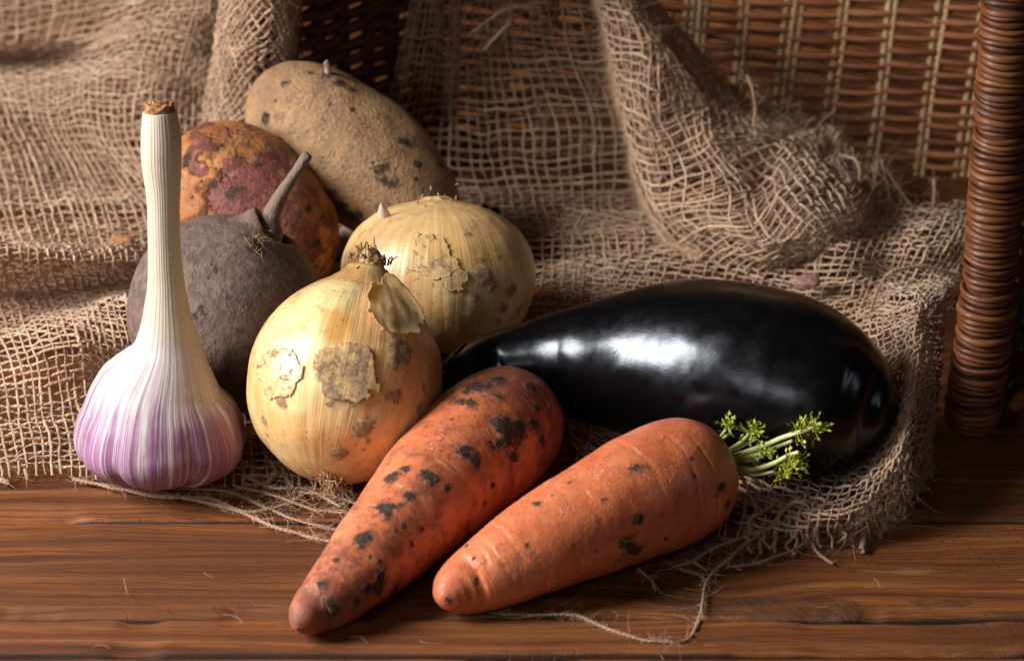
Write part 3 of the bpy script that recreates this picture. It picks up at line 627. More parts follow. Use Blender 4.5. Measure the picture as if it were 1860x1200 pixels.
def weave(name, net, theta, pitch, seed, parent, r0=.00052, fray=(.004, .004), skip=.015, wander=.0022):
    rnd = np.random.RandomState(seed); paths, radii = [], []
    Lu, Lv = net.Lu, net.Lv; cs, sn = math.cos(theta), math.sin(theta)
    for fam in (0, 1):
        d = np.array([cs, sn]) if fam == 0 else np.array([-sn, cs]); e = np.array([-d[1], d[0]])
        cor = np.array([[0, 0], [Lu, 0], [0, Lv], [Lu, Lv]]); pr = cor@e; pd = cor@d
        k = 0; o = pr.min()+rnd.uniform(0, pitch)
        while o < pr.max():
            k += 1
            oo = o+rnd.normal(0, pitch*.10); o += pitch*(1+.10*rnd.randn())
            if rnd.rand() < skip: continue
            sarr = np.arange(pd.min()+rnd.uniform(0, .001), pd.max(), .0014)
            uv = e[None]*oo+d[None]*sarr[:, None]
            q = np.concatenate([uv/.03, np.full((len(uv), 1), seed*1.7)], 1)
            uv = uv+wander*np.stack([fbm(q, seed+1, 2), fbm(q+31, seed+2, 2)], -1)
            q2 = np.stack([sarr/.008, sarr*0+k*3.7, sarr*0+fam*9], -1)
            uv = uv+e[None]*(.00055*vnoise(q2, seed+5))[:, None]
            fr = fray[fam]*(1+.8*rnd.rand())
            ok = (uv[:, 0] > fr*.3) & (uv[:, 0] < Lu-fr*.3) & (uv[:, 1] > fr*(1 if fam == 0 else .0)) & (uv[:, 1] < Lv-fr*.2)
            idx = np.where(ok)[0]
            if len(idx) < 5: continue
            for run in np.split(idx, np.where(np.diff(idx) > 1)[0]+1):
                if len(run) < 5: continue
                P = net.at(uv[run, 0], uv[run, 1]); Nn = net.nrm(uv[run, 0], uv[run, 1])
                wv = np.cos(math.pi*(sarr[run]/pitch)+math.pi*k)*r0*.75*(1 if fam == 0 else -1)
                P = P+Nn*(wv+.00025*vnoise(q2[run]*1.7+9, seed+8))[:, None]
                P[:, 2] = np.maximum(P[:, 2], .0006)
                r = r0*(.82+.35*rnd.rand())*(1+.42*vnoise(np.stack([sarr[run]/.005, sarr[run]*0+k, sarr[run]*0], -1), seed+4))
                paths.append(P); radii.append(r)
    YARNS.extend(zip(paths, radii))
    return tube_obj(name, paths, radii, M['jute'], parent, 5, 'stuff')
def fuzz(name, yarns, count, seed, parent, lmin=.0018, lmax=.0055, wd=.000045):
    rnd = np.random.RandomState(seed)
    P = np.vstack([y[0] for y in yarns]); Rr = np.concatenate([np.broadcast_to(y[1], (len(y[0]),)) for y in yarns])
    T = np.vstack([np.gradient(y[0], axis=0) for y in yarns]); T /= np.linalg.norm(T, axis=1)[:, None]+1e-12
    i = rnd.randint(0, len(P), count); n = count
    dirv = rnd.randn(n, 3); dirv /= np.linalg.norm(dirv, axis=1)[:, None]; sg = np.sign(rnd.randn(n))[:, None]
    d0 = dirv*.8+T[i]*sg*.9; d0 /= np.linalg.norm(d0, axis=1)[:, None]
    bend = rnd.randn(n, 3)*.8; L = (lmin+(lmax-lmin)*rnd.rand(n)**2.2)[:, None]
    base = P[i]+dirv*Rr[i][:, None]*.7
    pts = [base, base+d0*L*.34, base+(d0+bend*.25)*L*.66, base+(d0+bend*.62)*L]
    side = np.cross(d0, rnd.randn(n, 3)); side /= np.linalg.norm(side, axis=1)[:, None]+1e-9
    ws = [1.2, 1.0, .8, .35]; V = []
    for p_, q in zip(pts, ws):
        p_ = p_.copy(); p_[:, 2] = np.maximum(p_[:, 2], .0004)
        V += [p_+side*wd*q, p_-side*wd*q]
    V = np.stack(V, 1).reshape(-1, 3); b = (np.arange(n)*8)[:, None]
    F = np.vstack([b+np.array([[0, 1, 3, 2]]), b+np.array([[2, 3, 5, 4]]), b+np.array([[4, 5, 7, 6]])])
    return link(name, mk_mesh(name, V-base_of(parent), F), M['fuzz'], parent, 'stuff')

def build_cloth():
    c = empty('burlap_cloth', (0, 0, 0), 'rumpled tan burlap cloth with open weave draped under and behind the vegetables', 'cloth')
    jr = np.random.RandomState(5); J = np.array(NETS['fold']); J[1:-1, 1:-1] += jr.uniform(-1, 1, J[1:-1, 1:-1].shape)*np.array([.0045, .0070, .0040]); J[1:-1, [0, -1]] += jr.uniform(-1, 1, J[1:-1, [0, -1]].shape)*np.array([.0030, .0030, .0020])
    NETS['fold'] = J
    nets = {k: Net(v, 3+i*7, {'fold': .0055, 'column': .004}.get(k, .003)) for i, (k, v) in enumerate(NETS.items())}
    weave('floor_weave', nets['left'], rad(8), .0040, 1, c, r0=.00050)
    weave('back_weave', nets['back'], rad(1.5), .0042, 2, c, r0=.00045, skip=.01)
    weave('folded_weave', nets['fold'], rad(14), .0040, 3, c, r0=.00050, wander=.003)
    nf = Net(np.array(NETS['fold'])+np.array([.003, .006, -.004]), 71)
    weave('folded_weave', nf, rad(-6), .0040, 33, c, r0=.00050, wander=.004)
    weave('hem_weave', nets['right'], rad(-12), .0041, 4, c, r0=.00050)
    weave('hanging_weave', nets['column'], rad(42), .0040, 5, c, r0=.00054)
    nf = Net(np.array(NETS['column'])+np.array([0, .016, 0]), 72)
    weave('hanging_weave', nf, rad(10), .0034, 55, c, r0=.00056)
    nf = Net(np.array(NETS['column'])[3:]+np.array([0, .006, 0]), 74)      # extra dense cloth, mostly above the view, added to shade the back drape
    weave('shade_weave', nf, rad(30), .0024, 57, c, r0=.00072)
    nf = Net(np.array(NETS['left'])[8:]+np.array([0, .014, -.008]), 73)
    weave('floor_weave', nf, rad(-9), .0038, 56, c, r0=.00052)
    # selvedge of the drape: several yarns twisted together
    nb = nets['fold']; vm = np.linspace(.001, nb.Lv*.74, 260); sel = []
    for k in range(10):
        um = .0022+.0018*np.cos(vm*360+k*.63)+.0014*fbm(np.stack([vm*140, vm*0+k, vm*0], -1), 6, 2)
        wob = .0032*fbm(np.stack([vm*55, vm*0, vm*0], -1), 4, 3)
        P = nb.at(um, vm)+np.stack([.0006*np.sin(vm*500+k*1.3)+wob, -.0012+.0016*np.sin(vm*360+k*.63), .6*wob], -1)
        sel.append((P, .00075*(1+.35*fbm(np.stack([vm*300, vm*0+k*3, vm*0], -1), 9, 2))))
    YARNS.extend(sel*5)
    tube_obj('selvedge', [a for a, b in sel], [b for a, b in sel], M['jute'], c, 6, 'stuff')
    # loose threads and fringe
    L = [[(-0.1516,-0.1142,0.0012),(-0.1376,-0.1203,0.0012),(-0.1253,-0.1251,0.001),(-0.1104,-0.1277,0.001),(-0.0948,-0.1354,0.001),(-0.079,-0.1465,0.001),(-0.0676,-0.1529,0.001),(-0.0583,-0.1563,0.001)],[(-0.1179,-0.1277,0.001),(-0.1029,-0.128,0.0012),(-0.0891,-0.1368,0.001),(-0.0763,-0.1327,0.002),(-0.0735,-0.1324,0.004)],[(-0.113,-0.1214,0.001),(-0.0997,-0.1221,0.001),(-0.0858,-0.1314,0.001),(-0.072,-0.1422,0.001),(-0.0569,-0.1483,0.001)],[(-0.0044,-0.1988,0.0008),(0.0052,-0.2003,0.001),(0.0192,-0.2003,0.001),(0.0277,-0.2061,0.001),(0.0396,-0.2129,0.001),(0.048,-0.216,0.001),(0.0546,-0.2139,0.001),(0.0595,-0.2013,0.001),(0.063,-0.1818,0.001),(0.0681,-0.1717,0.002),(0.0748,-0.1647,0.004),(0.0838,-0.1542,0.005)],[(0.0529,-0.1718,0.001),(0.0594,-0.1677,0.001),(0.0689,-0.1597,0.002),(0.0781,-0.1567,0.004),(0.0874,-0.1541,0.006),(0.0987,-0.1486,0.008)],[(0.07,-0.1711,0.001),(0.079,-0.1698,0.001),(0.0885,-0.1646,0.0012),(0.0963,-0.158,0.002),(0.0996,-0.1558,0.006),(0.0954,-0.1536,0.011)],[(0.0847,-0.1544,0.003),(0.0894,-0.1503,0.009),(0.0938,-0.1499,0.013),(0.0982,-0.1518,0.011),(0.0989,-0.1526,0.003),(0.1005,-0.1615,0.001),(0.1043,-0.1691,0.001)],[(0.0785,-0.1526,0.003),(0.0794,-0.1505,0.007),(0.085,-0.1485,0.009),(0.0882,-0.1454,0.011)],[(0.0547,-0.1718,0.001),(0.0604,-0.1752,0.001),(0.0626,-0.1792,0.001)],[(0.0566,-0.1699,0.0015),(0.0596,-0.1699,0.0015),(0.0633,-0.1745,0.001)],[(0.0412,-0.1725,0.001),(0.0445,-0.1785,0.001),(0.046,-0.1851,0.001)],[(0.1119,-0.1562,0.002),(0.1144,-0.1508,0.004),(0.1176,-0.1468,0.008)],[(0.1147,-0.1615,0.001),(0.1166,-0.1544,0.003),(0.1182,-0.1504,0.008)],[(0.1224,-0.1529,0.001),(0.1253,-0.1454,0.004),(0.1267,-0.143,0.01)],[(0.1326,-0.02,0.0102),(0.1342,-0.018,0.0184),(0.1373,-0.015,0.0272),(0.1425,-0.012,0.031),(0.1499,-0.01,0.0318),(0.1585,-0.008,0.03),(0.1663,-0.006,0.0262)],[(0.0927,0.085,0.0706),(0.0958,0.082,0.065),(0.0972,0.08,0.0576),(0.0966,0.08,0.0509),(0.1002,0.082,0.0477),(0.1084,0.085,0.0436),(0.1157,0.09,0.0386)],[(0.1322,0.095,0.0321),(0.1388,0.085,0.0335),(0.1391,0.075,0.0287),(0.1345,0.07,0.0213)],[(0.1452,0.09,0.0294),(0.1464,0.08,0.0265),(0.1413,0.07,0.0188)],[(0.1495,0.09,0.0318),(0.1529,0.085,0.0218),(0.154,0.08,0.0118)],[(0.1519,0.09,0.0294),(0.1574,0.085,0.0206),(0.1675,0.08,0.0106),(0.1709,0.08,0.0192),(0.1705,0.085,0.0255)],[(0.1485,0.09,0.0306),(0.1466,0.08,0.024),(0.1393,0.07,0.0152)],[(-0.0157,0.12,0.075),(-0.0056,0.118,0.084),(0.0022,0.118,0.0871),(0.0101,0.12,0.088)],[(-0.0113,0.12,0.0678),(-0.0034,0.116,0.0777),(0.0,0.118,0.0817)],[(-0.18,-0.1136,0.003),(-0.176,-0.1156,0.002),(-0.1727,-0.1177,0.001)],[(-0.1682,-0.1105,0.003),(-0.1669,-0.1139,0.001)],[(-0.0837,-0.1085,0.004),(-0.0814,-0.1143,0.003),(-0.0867,-0.1201,0.002),(-0.0924,-0.1194,0.002)],[(-0.0775,-0.1161,0.004),(-0.0731,-0.1256,0.003),(-0.0616,-0.1293,0.003),(-0.0521,-0.1331,0.002)],[(-0.0904,-0.1198,0.004),(-0.0804,-0.1271,0.005),(-0.0693,-0.1256,0.003),(-0.0576,-0.1349,0.002)],[(-0.0941,-0.1216,0.002),(-0.0803,-0.1293,0.003),(-0.0668,-0.1367,0.002),(-0.0537,-0.1385,0.002)],[(0.0999,-0.1535,0.012),(0.107,-0.1554,0.011),(0.1182,-0.1517,0.013),(0.1286,-0.1407,0.014)],[(0.0913,-0.1506,0.006),(0.1037,-0.1541,0.006),(0.1166,-0.1522,0.007),(0.1312,-0.1379,0.007),(0.1416,-0.1158,0.006)]]
    R = [.00060, .00050, .00042, .00050, .00062, .00055, .00062, .00055, .00060, .0005, .0005, .0011, .0012, .0008, .00055, .00050] + [.0005]*7+[.0008, .0007]+[.0005]*8
    loose = []
    for i, (p_, r) in enumerate(zip(L, R)):
        P = smooth_path(p_, .001, .0009, 40+i); P[:, 2] = np.maximum(P[:, 2], .0006)
        s = np.linspace(0, 1, len(P)); rr = r*(1+.25*vnoise(np.stack([s*len(P)/6, s*0+i, s*0], -1), 3))*np.where(s > .93, 1-.6*(s-.93)/.07, 1)
        tube_obj('loose_thread', [P], [rr], M['jute'], c, 6); loose.append((P, rr))
    # short fringe along the right hem
    nr_ = nets['right']; rnd = np.random.RandomState(8); fr = []
    for u in np.arange(.075, nr_.Lu, .0028):
        um = np.array([u+.001*rnd.randn()]); a = nr_.at(um, np.array([.004]))[0]; b = nr_.at(um, np.array([.0008]))[0]
        d = b-a; d /= np.linalg.norm(d)+1e-9; ln = rnd.uniform(.002, .010)
        e = b+d*ln+rnd.randn(3)*.0014; e[2] = max(.0007, e[2]-.002); m = b+d*ln*.5+rnd.randn(3)*.001; m[2] = max(.0008, m[2])
        P = smooth_path([a, b, m, e], .0008, .0004, 90); P[:, 2] = np.maximum(P[:, 2], .0006)
        fr.append((P, np.full(len(P), .0005)*rnd.uniform(.8, 1.3)))
    tube_obj('fringe', [a for a, b in fr], [b for a, b in fr], M['jute'], c, 5, 'stuff')
    nf_ = nets['fold']; ed = []
    for v in np.arange(.02, nf_.Lv-.004, .0024):        # frayed upper edge of the folded part
        vm = np.array([v+.0008*rnd.randn()]); a = nf_.at(np.array([nf_.Lu-.004]), vm)[0]; b = nf_.at(np.array([nf_.Lu-.0004]), vm)[0]
        d = b-a; d /= np.linalg.norm(d)+1e-9; ln = rnd.uniform(.002, .009)
        d = d*.6+np.array([.3, -.2, .45]); P = smooth_path([a, b, b+d*ln*.5+rnd.randn(3)*.0012, b+d*ln+rnd.randn(3)*.0022], .0008, .0004, 91)
        ed.append((P, np.full(len(P), .00042)*rnd.uniform(.7, 1.3)))
    tube_obj('fringe', [a for a, b in ed], [b for a, b in ed], M['jute'], c, 5, 'stuff')
    fr = fr+ed
    fib = []                                              # stray fibres shed on the boards
    for x, y in zip(rnd.uniform(-.17, .19, 18), rnd.uniform(-.235, -.125, 18)):
        a = rnd.uniform(0, 6.3); l = rnd.uniform(.004, .011); k = rnd.uniform(-1.2, 1.2)
        P = smooth_path([(x+l*q*math.cos(a+k*q), y+l*q*math.sin(a+k*q), .0007+.0006*math.sin(q*3)) for q in (0, .25, .5, .75, 1)], .0006)
        fib.append((P, np.full(len(P), .00006)))
    tube_obj('stray_fibre', [a for a, b in fib], [b for a, b in fib], M['fuzz'], c, 4, 'stuff')
    fuzz('fuzz', YARNS, 100000, 5, c, wd=.00005)
    fuzz('fuzz', loose*3+fr, 7000, 6, c, .002, .009)
build_cloth()

# ------------------------------------------------------------------ vegetables
def veg(name, st, label, cat, base=None):
    b = base or (np.mean([q[0] for q in st]), np.mean([q[1] for q in st]), 0)
    return empty(name, tuple(float(x) for x in b), label, cat)

# --- carrots
def carrot(st, label, mat, seed, dirt, filmf, clods, rootlets):
    t = veg('carrot', st, label, 'carrot'); b = base_of(t)
    lf = Loft(st, 260, 200); rx = lf.ringxyz()
    n = lf.normals(); q = lf.V/.018
    lf.V = lf.V+n*(.0007*fbm(q, seed, 3))[..., None]
    rnd = np.random.RandomState(seed); g = np.zeros_like(lf.tt); cr = np.zeros_like(lf.tt)
    for _ in range(70):       # shallow ring creases reaching part way round
        t0 = rnd.uniform(.13, .95); p0 = rnd.uniform(0, 2*math.pi); w_ = rnd.uniform(.25, 1.3)
        dp = np.abs((lf.pp-p0+math.pi) % (2*math.pi)-math.pi)
        tt = lf.tt-t0-.006*np.sin(lf.pp*2+_)
        mk = 1-sstep(dp, w_*.4, w_); am = rnd.uniform(.00008, .00036)
        g -= np.exp(-(tt/rnd.uniform(.0018, .0034))**2)*mk*am
        cr = np.maximum(cr, np.exp(-((tt-.0030)/.0022)**2)*mk*am/.00036)
    lf.V = lf.V+n*g[..., None]
    d, hh = spots(lf.V, b, dirt, seed+3)
    lf.V = lf.V+n*hh[..., None]
    film = filmf(lf.tt, lf.pp)
    link('root', lf.mesh('root', b, {'ax': rx*np.array([1, 1, 1]), 'dirt': d, 'film': film, 'crease': cr}), mat, t)
    for i, (c, r) in enumerate(clods):      # thick cakes of soil
        u = np.random.RandomState(i+seed).randn(400, 3)
        blob(t, 'soil_clod', np.array(c)+b, r, M['soil'], i+seed)
    for i, p_ in enumerate(rootlets):
        P = smooth_path(np.array(p_), .0006, .0006, i); tube_obj('rootlet', [P], [np.linspace(.00035, .00012, len(P))], M['rootlet'], t, 5)
    return t
def blob(parent, name, c, r, mat, seed, flat=(1, 1, 1), n=26):
    lf = Loft([(0, 0, -1, .01), (0, 0, -.92, .4), (0, 0, -.6, .8), (0, 0, 0, 1), (0, 0, .6, .8), (0, 0, .92, .4), (0, 0, 1, .01)], n, n)
    V = lf.V; V = V*(1+.38*fbm(V*1.6+seed, seed, 3))[..., None]; lf.V = V*r*np.array(flat)+np.array(c)
    return link(name, lf.mesh(name, base_of(parent)), mat, parent)

CA = [(-0.06721,-0.21713,0.00802,0.00171),(-0.06644,-0.2159,0.00803,0.00376),(-0.0649,-0.21344,0.00805,0.00582),(-0.06166,-0.20784,0.00809,0.00809),(-0.05718,-0.20385,0.01002,0.01002),(-0.04888,-0.19229,0.01274,0.01274),(-0.04063,-0.17921,0.01537,0.01537),(-0.03306,-0.16664,0.01751,0.01751),(-0.02586,-0.15388,0.01935,0.01935),(-0.01829,-0.14172,0.02048,0.02048),(-0.01037,-0.12787,0.02149,0.02149),(-0.00524,-0.11798,0.02149,0.02132),(-0.00094,-0.10985,0.02149,0.01998),(0.00208,-0.10436,0.02149,0.01743),(0.00399,-0.1008,0.02149,0.0135),(0.00533,-0.09841,0.02149,0.00838),(0.00591,-0.09761,0.02149,0.00305)]
carrot(CA, 'muddy carrot with black soil patches lying in front of the yellow onion', M['carrot_a'], 7,
       [(0.0169,0.0295,0.044,0.005),(0.0138,0.0281,0.0435,0.0035),(0.01,0.023,0.0421,0.003),(0.0148,0.0194,0.0424,0.0022),(0.0273,0.0124,0.036,0.0064),(0.025,0.0072,0.0342,0.0039),(0.0303,0.0168,0.0351,0.0044),(0.0354,0.0221,0.0334,0.0032),(0.0218,0.0046,0.0349,0.0022),(0.0293,0.0086,0.0285,0.002),(0.012,-0.0015,0.0365,0.0027),(0.0141,0.0005,0.0365,0.0019),(0.0166,-0.0023,0.0334,0.0022),(-0.0094,-0.0126,0.0338,0.0029),(-0.0056,-0.011,0.0351,0.0012),(0.0025,-0.0139,0.0337,0.0031),(0.0005,-0.0125,0.0346,0.0021),(0.0071,-0.0154,0.0305,0.0014),(-0.0047,-0.0227,0.0315,0.0024),(-0.0119,-0.0283,0.0299,0.0035),(-0.0091,-0.0269,0.0299,0.0024),(-0.0071,-0.0259,0.0308,0.0019),(0.0195,-0.0077,0.02,0.0012),(-0.0173,-0.0382,0.0256,0.0028),(-0.0192,-0.0377,0.0257,0.0021),(-0.0187,-0.0415,0.024,0.0013),(-0.0034,-0.0347,0.0208,0.0013),(-0.0001,-0.0292,0.0238,0.0008),(-0.0057,-0.032,0.0263,0.001),(-0.0084,-0.0342,0.026,0.0006),(-0.0261,-0.0455,0.022,0.0011),(-0.0308,-0.0533,0.018,0.0021),(-0.0284,-0.0577,0.0129,0.003),(-0.0271,-0.0579,0.0107,0.0021),(-0.0175,-0.0507,0.0145,0.0023),(-0.0123,-0.0456,0.016,0.0033),(-0.0095,-0.0414,0.0079,0.0028),(-0.0376,-0.0615,0.0067,0.0013),(0.0218,-0.0038,0.0246,0.0012),(0.0018,-0.0303,0.0145,0.0012),(-0.0244,-0.0549,0.0156,0.0009),(-0.0214,-0.0478,0.0208,0.0008),(-0.013,-0.0437,0.0203,0.0008),(-0.0161,-0.0433,0.0221,0.0008),(0.0086,0.0118,0.0409,0.001),(0.0052,0.0009,0.0388,0.0008),(0.0015,0.0039,0.0391,0.0006),(0.0239,0.0251,0.042,0.002),(0.0367,0.0284,0.0356,0.002),(0.0238,0.0349,0.043,0.003),(0.0385,0.0219,0.027,0.0026),(0.034,0.0368,0.0399,0.0022),(-0.013,-0.0467,0.014,0.0031),(-0.0196,-0.053,0.012,0.0021)], lambda t, p: .40+.28*(1-sstep(t, .05, .38))+.40*sstep(t, .66, .9), [], [])
CB = [(-0.02137,-0.20626,0.01034,0.00155),(-0.02071,-0.20469,0.01035,0.00414),(-0.01955,-0.20249,0.01038,0.00623),(-0.01735,-0.19932,0.01041,0.00833),(-0.01307,-0.19518,0.01046,0.01046),(-0.00455,-0.19067,0.01276,0.01276),(0.00527,-0.18451,0.01511,0.01511),(0.01627,-0.17706,0.01716,0.01716),(0.03216,-0.16614,0.01929,0.01929),(0.04504,-0.15693,0.02072,0.02072),(0.05296,-0.15012,0.02072,0.02086),(0.05887,-0.14505,0.02072,0.01969),(0.0629,-0.14176,0.02072,0.01719),(0.0656,-0.13955,0.02072,0.01338),(0.06735,-0.13808,0.02072,0.00826),(0.06792,-0.13771,0.02072,0.0033)]
cb = carrot(CB, 'cleaner orange carrot sprouting small green leaves at its crown', M['carrot_b'], 19,
       [(0.0165,-0.0005,0.038,0.0022),(0.0147,-0.0019,0.0376,0.0016),(0.0187,0.0007,0.0381,0.0016),(0.0138,-0.014,0.017,0.0048),(0.0167,-0.0114,0.0255,0.0016),(0.0154,-0.0122,0.0249,0.0012),(-0.0154,-0.012,0.0319,0.0014),(-0.0166,-0.0113,0.0317,0.001),(-0.0043,-0.0038,0.0353,0.0012),(-0.0053,-0.0044,0.035,0.0008),(0.0057,-0.0111,0.0326,0.001),(-0.0189,-0.0254,0.0244,0.0008),(-0.017,-0.0265,0.0225,0.0006),(-0.0157,-0.0269,0.0215,0.0006),(-0.0045,-0.0227,0.0228,0.0008),(-0.0352,-0.0315,0.0161,0.0014),(-0.0346,-0.0323,0.0149,0.0008),(-0.0379,-0.0202,0.0212,0.001),(-0.0357,-0.0272,0.0209,0.0008),(-0.0439,-0.0357,0.0106,0.0016),(0.0259,-0.0069,0.0158,0.0008),(0.0248,-0.0074,0.0252,0.0006),(0.0302,-0.0023,0.0295,0.0008),(-0.0108,-0.0091,0.0333,0.0006),(0.0341,0.0076,0.037,0.001),(0.0352,0.0035,0.0327,0.0006),(0.0442,0.0076,0.0271,0.0018),(0.0467,0.0086,0.0193,0.0016),(0.0423,0.0049,0.0246,0.001),(0.0294,-0.0054,0.0225,0.0004),(0.0096,-0.0152,0.0243,0.0004),(0.0034,-0.0197,0.0189,0.0006)], lambda t, p: .22+.35*(1-sstep(t, .0, .12))+.3*sstep(t, .9, 1.0), [], [])

def sprouts(t):
    rnd = np.random.RandomState(2); b = base_of(t)
    S = [([(0.0674,-0.132,0.0242),(0.0695,-0.133,0.0278),(0.0715,-0.134,0.0317)],4.5,1),([(0.0681,-0.133,0.0248),(0.0714,-0.132,0.0274),(0.0728,-0.134,0.0298)],4,0),([(0.0696,-0.134,0.0211),(0.0761,-0.136,0.0275),(0.0787,-0.139,0.0328)],5.5,2),([(0.0699,-0.135,0.0217),(0.0779,-0.136,0.0269),(0.081,-0.139,0.0307)],5,0),([(0.0702,-0.136,0.021),(0.0812,-0.14,0.0275),(0.0886,-0.146,0.0348),(0.096,-0.151,0.0407),(0.1006,-0.153,0.0441)],6.5,3),([(0.0707,-0.135,0.02),(0.0835,-0.136,0.024),(0.0902,-0.141,0.0297),(0.0926,-0.143,0.0321)],5.5,0),([(0.0705,-0.138,0.0213),(0.081,-0.143,0.0267),(0.0851,-0.147,0.0298)],4.5,4),([(0.0697,-0.139,0.0202),(0.0783,-0.145,0.0222),(0.0849,-0.151,0.0277),(0.0897,-0.155,0.0331),(0.0931,-0.157,0.0357)],6,5),([(0.0699,-0.142,0.0198),(0.08,-0.147,0.0214),(0.0861,-0.152,0.0256)],4.2,6)]
    for i, (p_, w_, kind) in enumerate(S):
        P = smooth_path(p_, .0008); r = np.linspace(1.15, .8, len(P))*w_*.000135
        st_ = tube_obj('stalk', [P], [r], M['stalk'], t, 8)
        if kind == 0: continue
        # lacy leaf near the stalk's end
        VV, FF = [], []; k = 0
        long_ = kind in (3, 5); s0 = .62 if long_ else .85
        nl = {1: 32, 2: 54, 3: 78, 4: 56, 5: 72, 6: 34}[kind]
        if kind == 4: s0 = .25
        tip = P[-1]-P[-2]; tip /= np.linalg.norm(tip)
        for j in range(nl):
            f = s0+(1-s0-.12*long_)*rnd.rand(); o = P[int(f*(len(P)-1))].copy()
            if not long_ and kind != 4: o = P[-1]+tip*rnd.uniform(-.001, .0022)
            spread = .0050 if kind in (2, 3, 5) else .0034
            if kind == 4: spread = .0014
            if kind == 6: o += np.array([.001, 0, -.001])
            if kind == 5: o += np.array([.0012, -.001, -.0022])
            d = rnd.randn(3)*np.array([1, .7, 1])+tip*.8; d /= np.linalg.norm(d)
            root = o+d*spread*rnd.rand()**.6
            d2 = d*.8+rnd.randn(3)*.35+tip*.3; d2 /= np.linalg.norm(d2)
            sd = np.cross(d2, rnd.randn(3)); sd /= np.linalg.norm(sd); up = np.cross(d2, sd)
            ln = rnd.uniform(.0012, .0026); wd = ln*.20
            v = [root, root+d2*ln*.45+sd*wd+up*wd*.4, root+d2*ln, root+d2*ln*.45-sd*wd+up*wd*.4, root+d2*ln*.5,
                 root+d2*ln*.55+sd*wd*2.0, root+d2*ln*.55-sd*wd*2.0, o]
            VV += v; FF += [(k, k+1, k+4), (k+1, k+2, k+4), (k+4, k+2, k+3), (k, k+4, k+3), (k, k+5, k+1), (k, k+3, k+6)]
            th = sd*.00012
            VV += [o+th, o-th, root+th, root-th]; FF += [(k+8, k+9, k+10), (k+9, k+11, k+10)]
            k += 12
        link('leaf', mk_mesh('leaf', np.array(VV)-b, np.array(FF), smooth=False), M['leaf'], t)
    # brown husk of old stalks at the crown
    c = np.array((0.0722,-0.135,0.02))
    for i in range(9):
        d = np.array([.012, -.004, 0])+rnd.randn(3)*np.array([.003, .003, .004]); P = smooth_path([c-np.array([.004, 0, 0])+rnd.randn(3)*.001, c+d*.5+rnd.randn(3)*.0008, c+d])
        tube_obj('husk', [P], [np.linspace(.0011, .0004, len(P))], M['stalk'] if i % 3 else M['rootlet'], t, 6)
    P = smooth_path([(0.0712,-0.146,0.025),(0.0738,-0.15,0.0252),(0.0764,-0.152,0.0216),(0.0789,-0.154,0.0165),(0.0815,-0.155,0.0101)], .0006, .0004, 3)
    tube_obj('rootlet', [P], [np.linspace(.0009, .0005, len(P))*1.0], M['rootlet'], t, 6)
sprouts(cb)

# --- eggplant
EG = [(-0.02379,-0.08937,0.024,0.00192),(-0.02268,-0.08774,0.024,0.00461),(-0.02003,-0.0857,0.024,0.00732),(-0.01543,-0.08377,0.0245,0.00964),(-0.00523,-0.07893,0.025,0.01298),(0.00775,-0.07833,0.026,0.01608),(0.01934,-0.0794,0.027,0.01934),(0.03085,-0.08184,0.0285,0.02275),(0.04556,-0.08429,0.03,0.02692),(0.05933,-0.08838,0.0315,0.03005),(0.07172,-0.09437,0.0325,0.03158),(0.0837,-0.10139,0.033,0.03174),(0.09581,-0.10765,0.0325,0.031),(0.10648,-0.11383,0.032,0.02802),(0.11548,-0.11746,0.031,0.02365),(0.12191,-0.12003,0.0305,0.01803),(0.12577,-0.12197,0.0305,0.01224),(0.12771,-0.12274,0.0305,0.00667),(0.12822,-0.12312,0.0305,0.00185)]
def build_eggplant():
    t = veg('eggplant', EG, 'glossy black eggplant lying on its side on the burlap', 'eggplant'); b = base_of(t)
    lf = Loft(EG, 200, 180); n = lf.normals()
    lf.V = lf.V+n*(.0012*fbm(lf.V/.045, 5, 2)+.00012*fbm(lf.V/.006, 8, 2))[..., None]
    link('fruit', lf.mesh('fruit', b), M['egg'], t)
    # calyx cap and stem at the narrow end
    c = Loft(EG[:6], 40, 90); nn = c.normals(); edge = .22+.14*np.abs(np.sin(c.pp*2.5))+.05*np.sin(c.pp*7)
    c.V = c.V+nn*.0011; keep = c.tt < edge
    f = grid_faces(40, 90)[:, ::-1]; kf = keep.reshape(-1)[f].all(1)
    cal = link('calyx', mk_mesh('calyx', c.V.reshape(-1, 3)-b, f[kf]), M['calyx'], t)
    m = cal.modifiers.new('thick', 'SOLIDIFY'); m.thickness = .0012; m.offset = 1
    a = np.array(EG[0][:3]); d = a-np.array(EG[3][:3]); d /= np.linalg.norm(d)
    P = smooth_path([a-d*.004, a+d*.008, a+d*.016+np.array([0, .002, .003]), a+d*.022+np.array([0, .004, .006])])
    tube_obj('stem', [P], [np.linspace(.0055, .0042, len(P))], M['calyx'], t, 14)
build_eggplant()

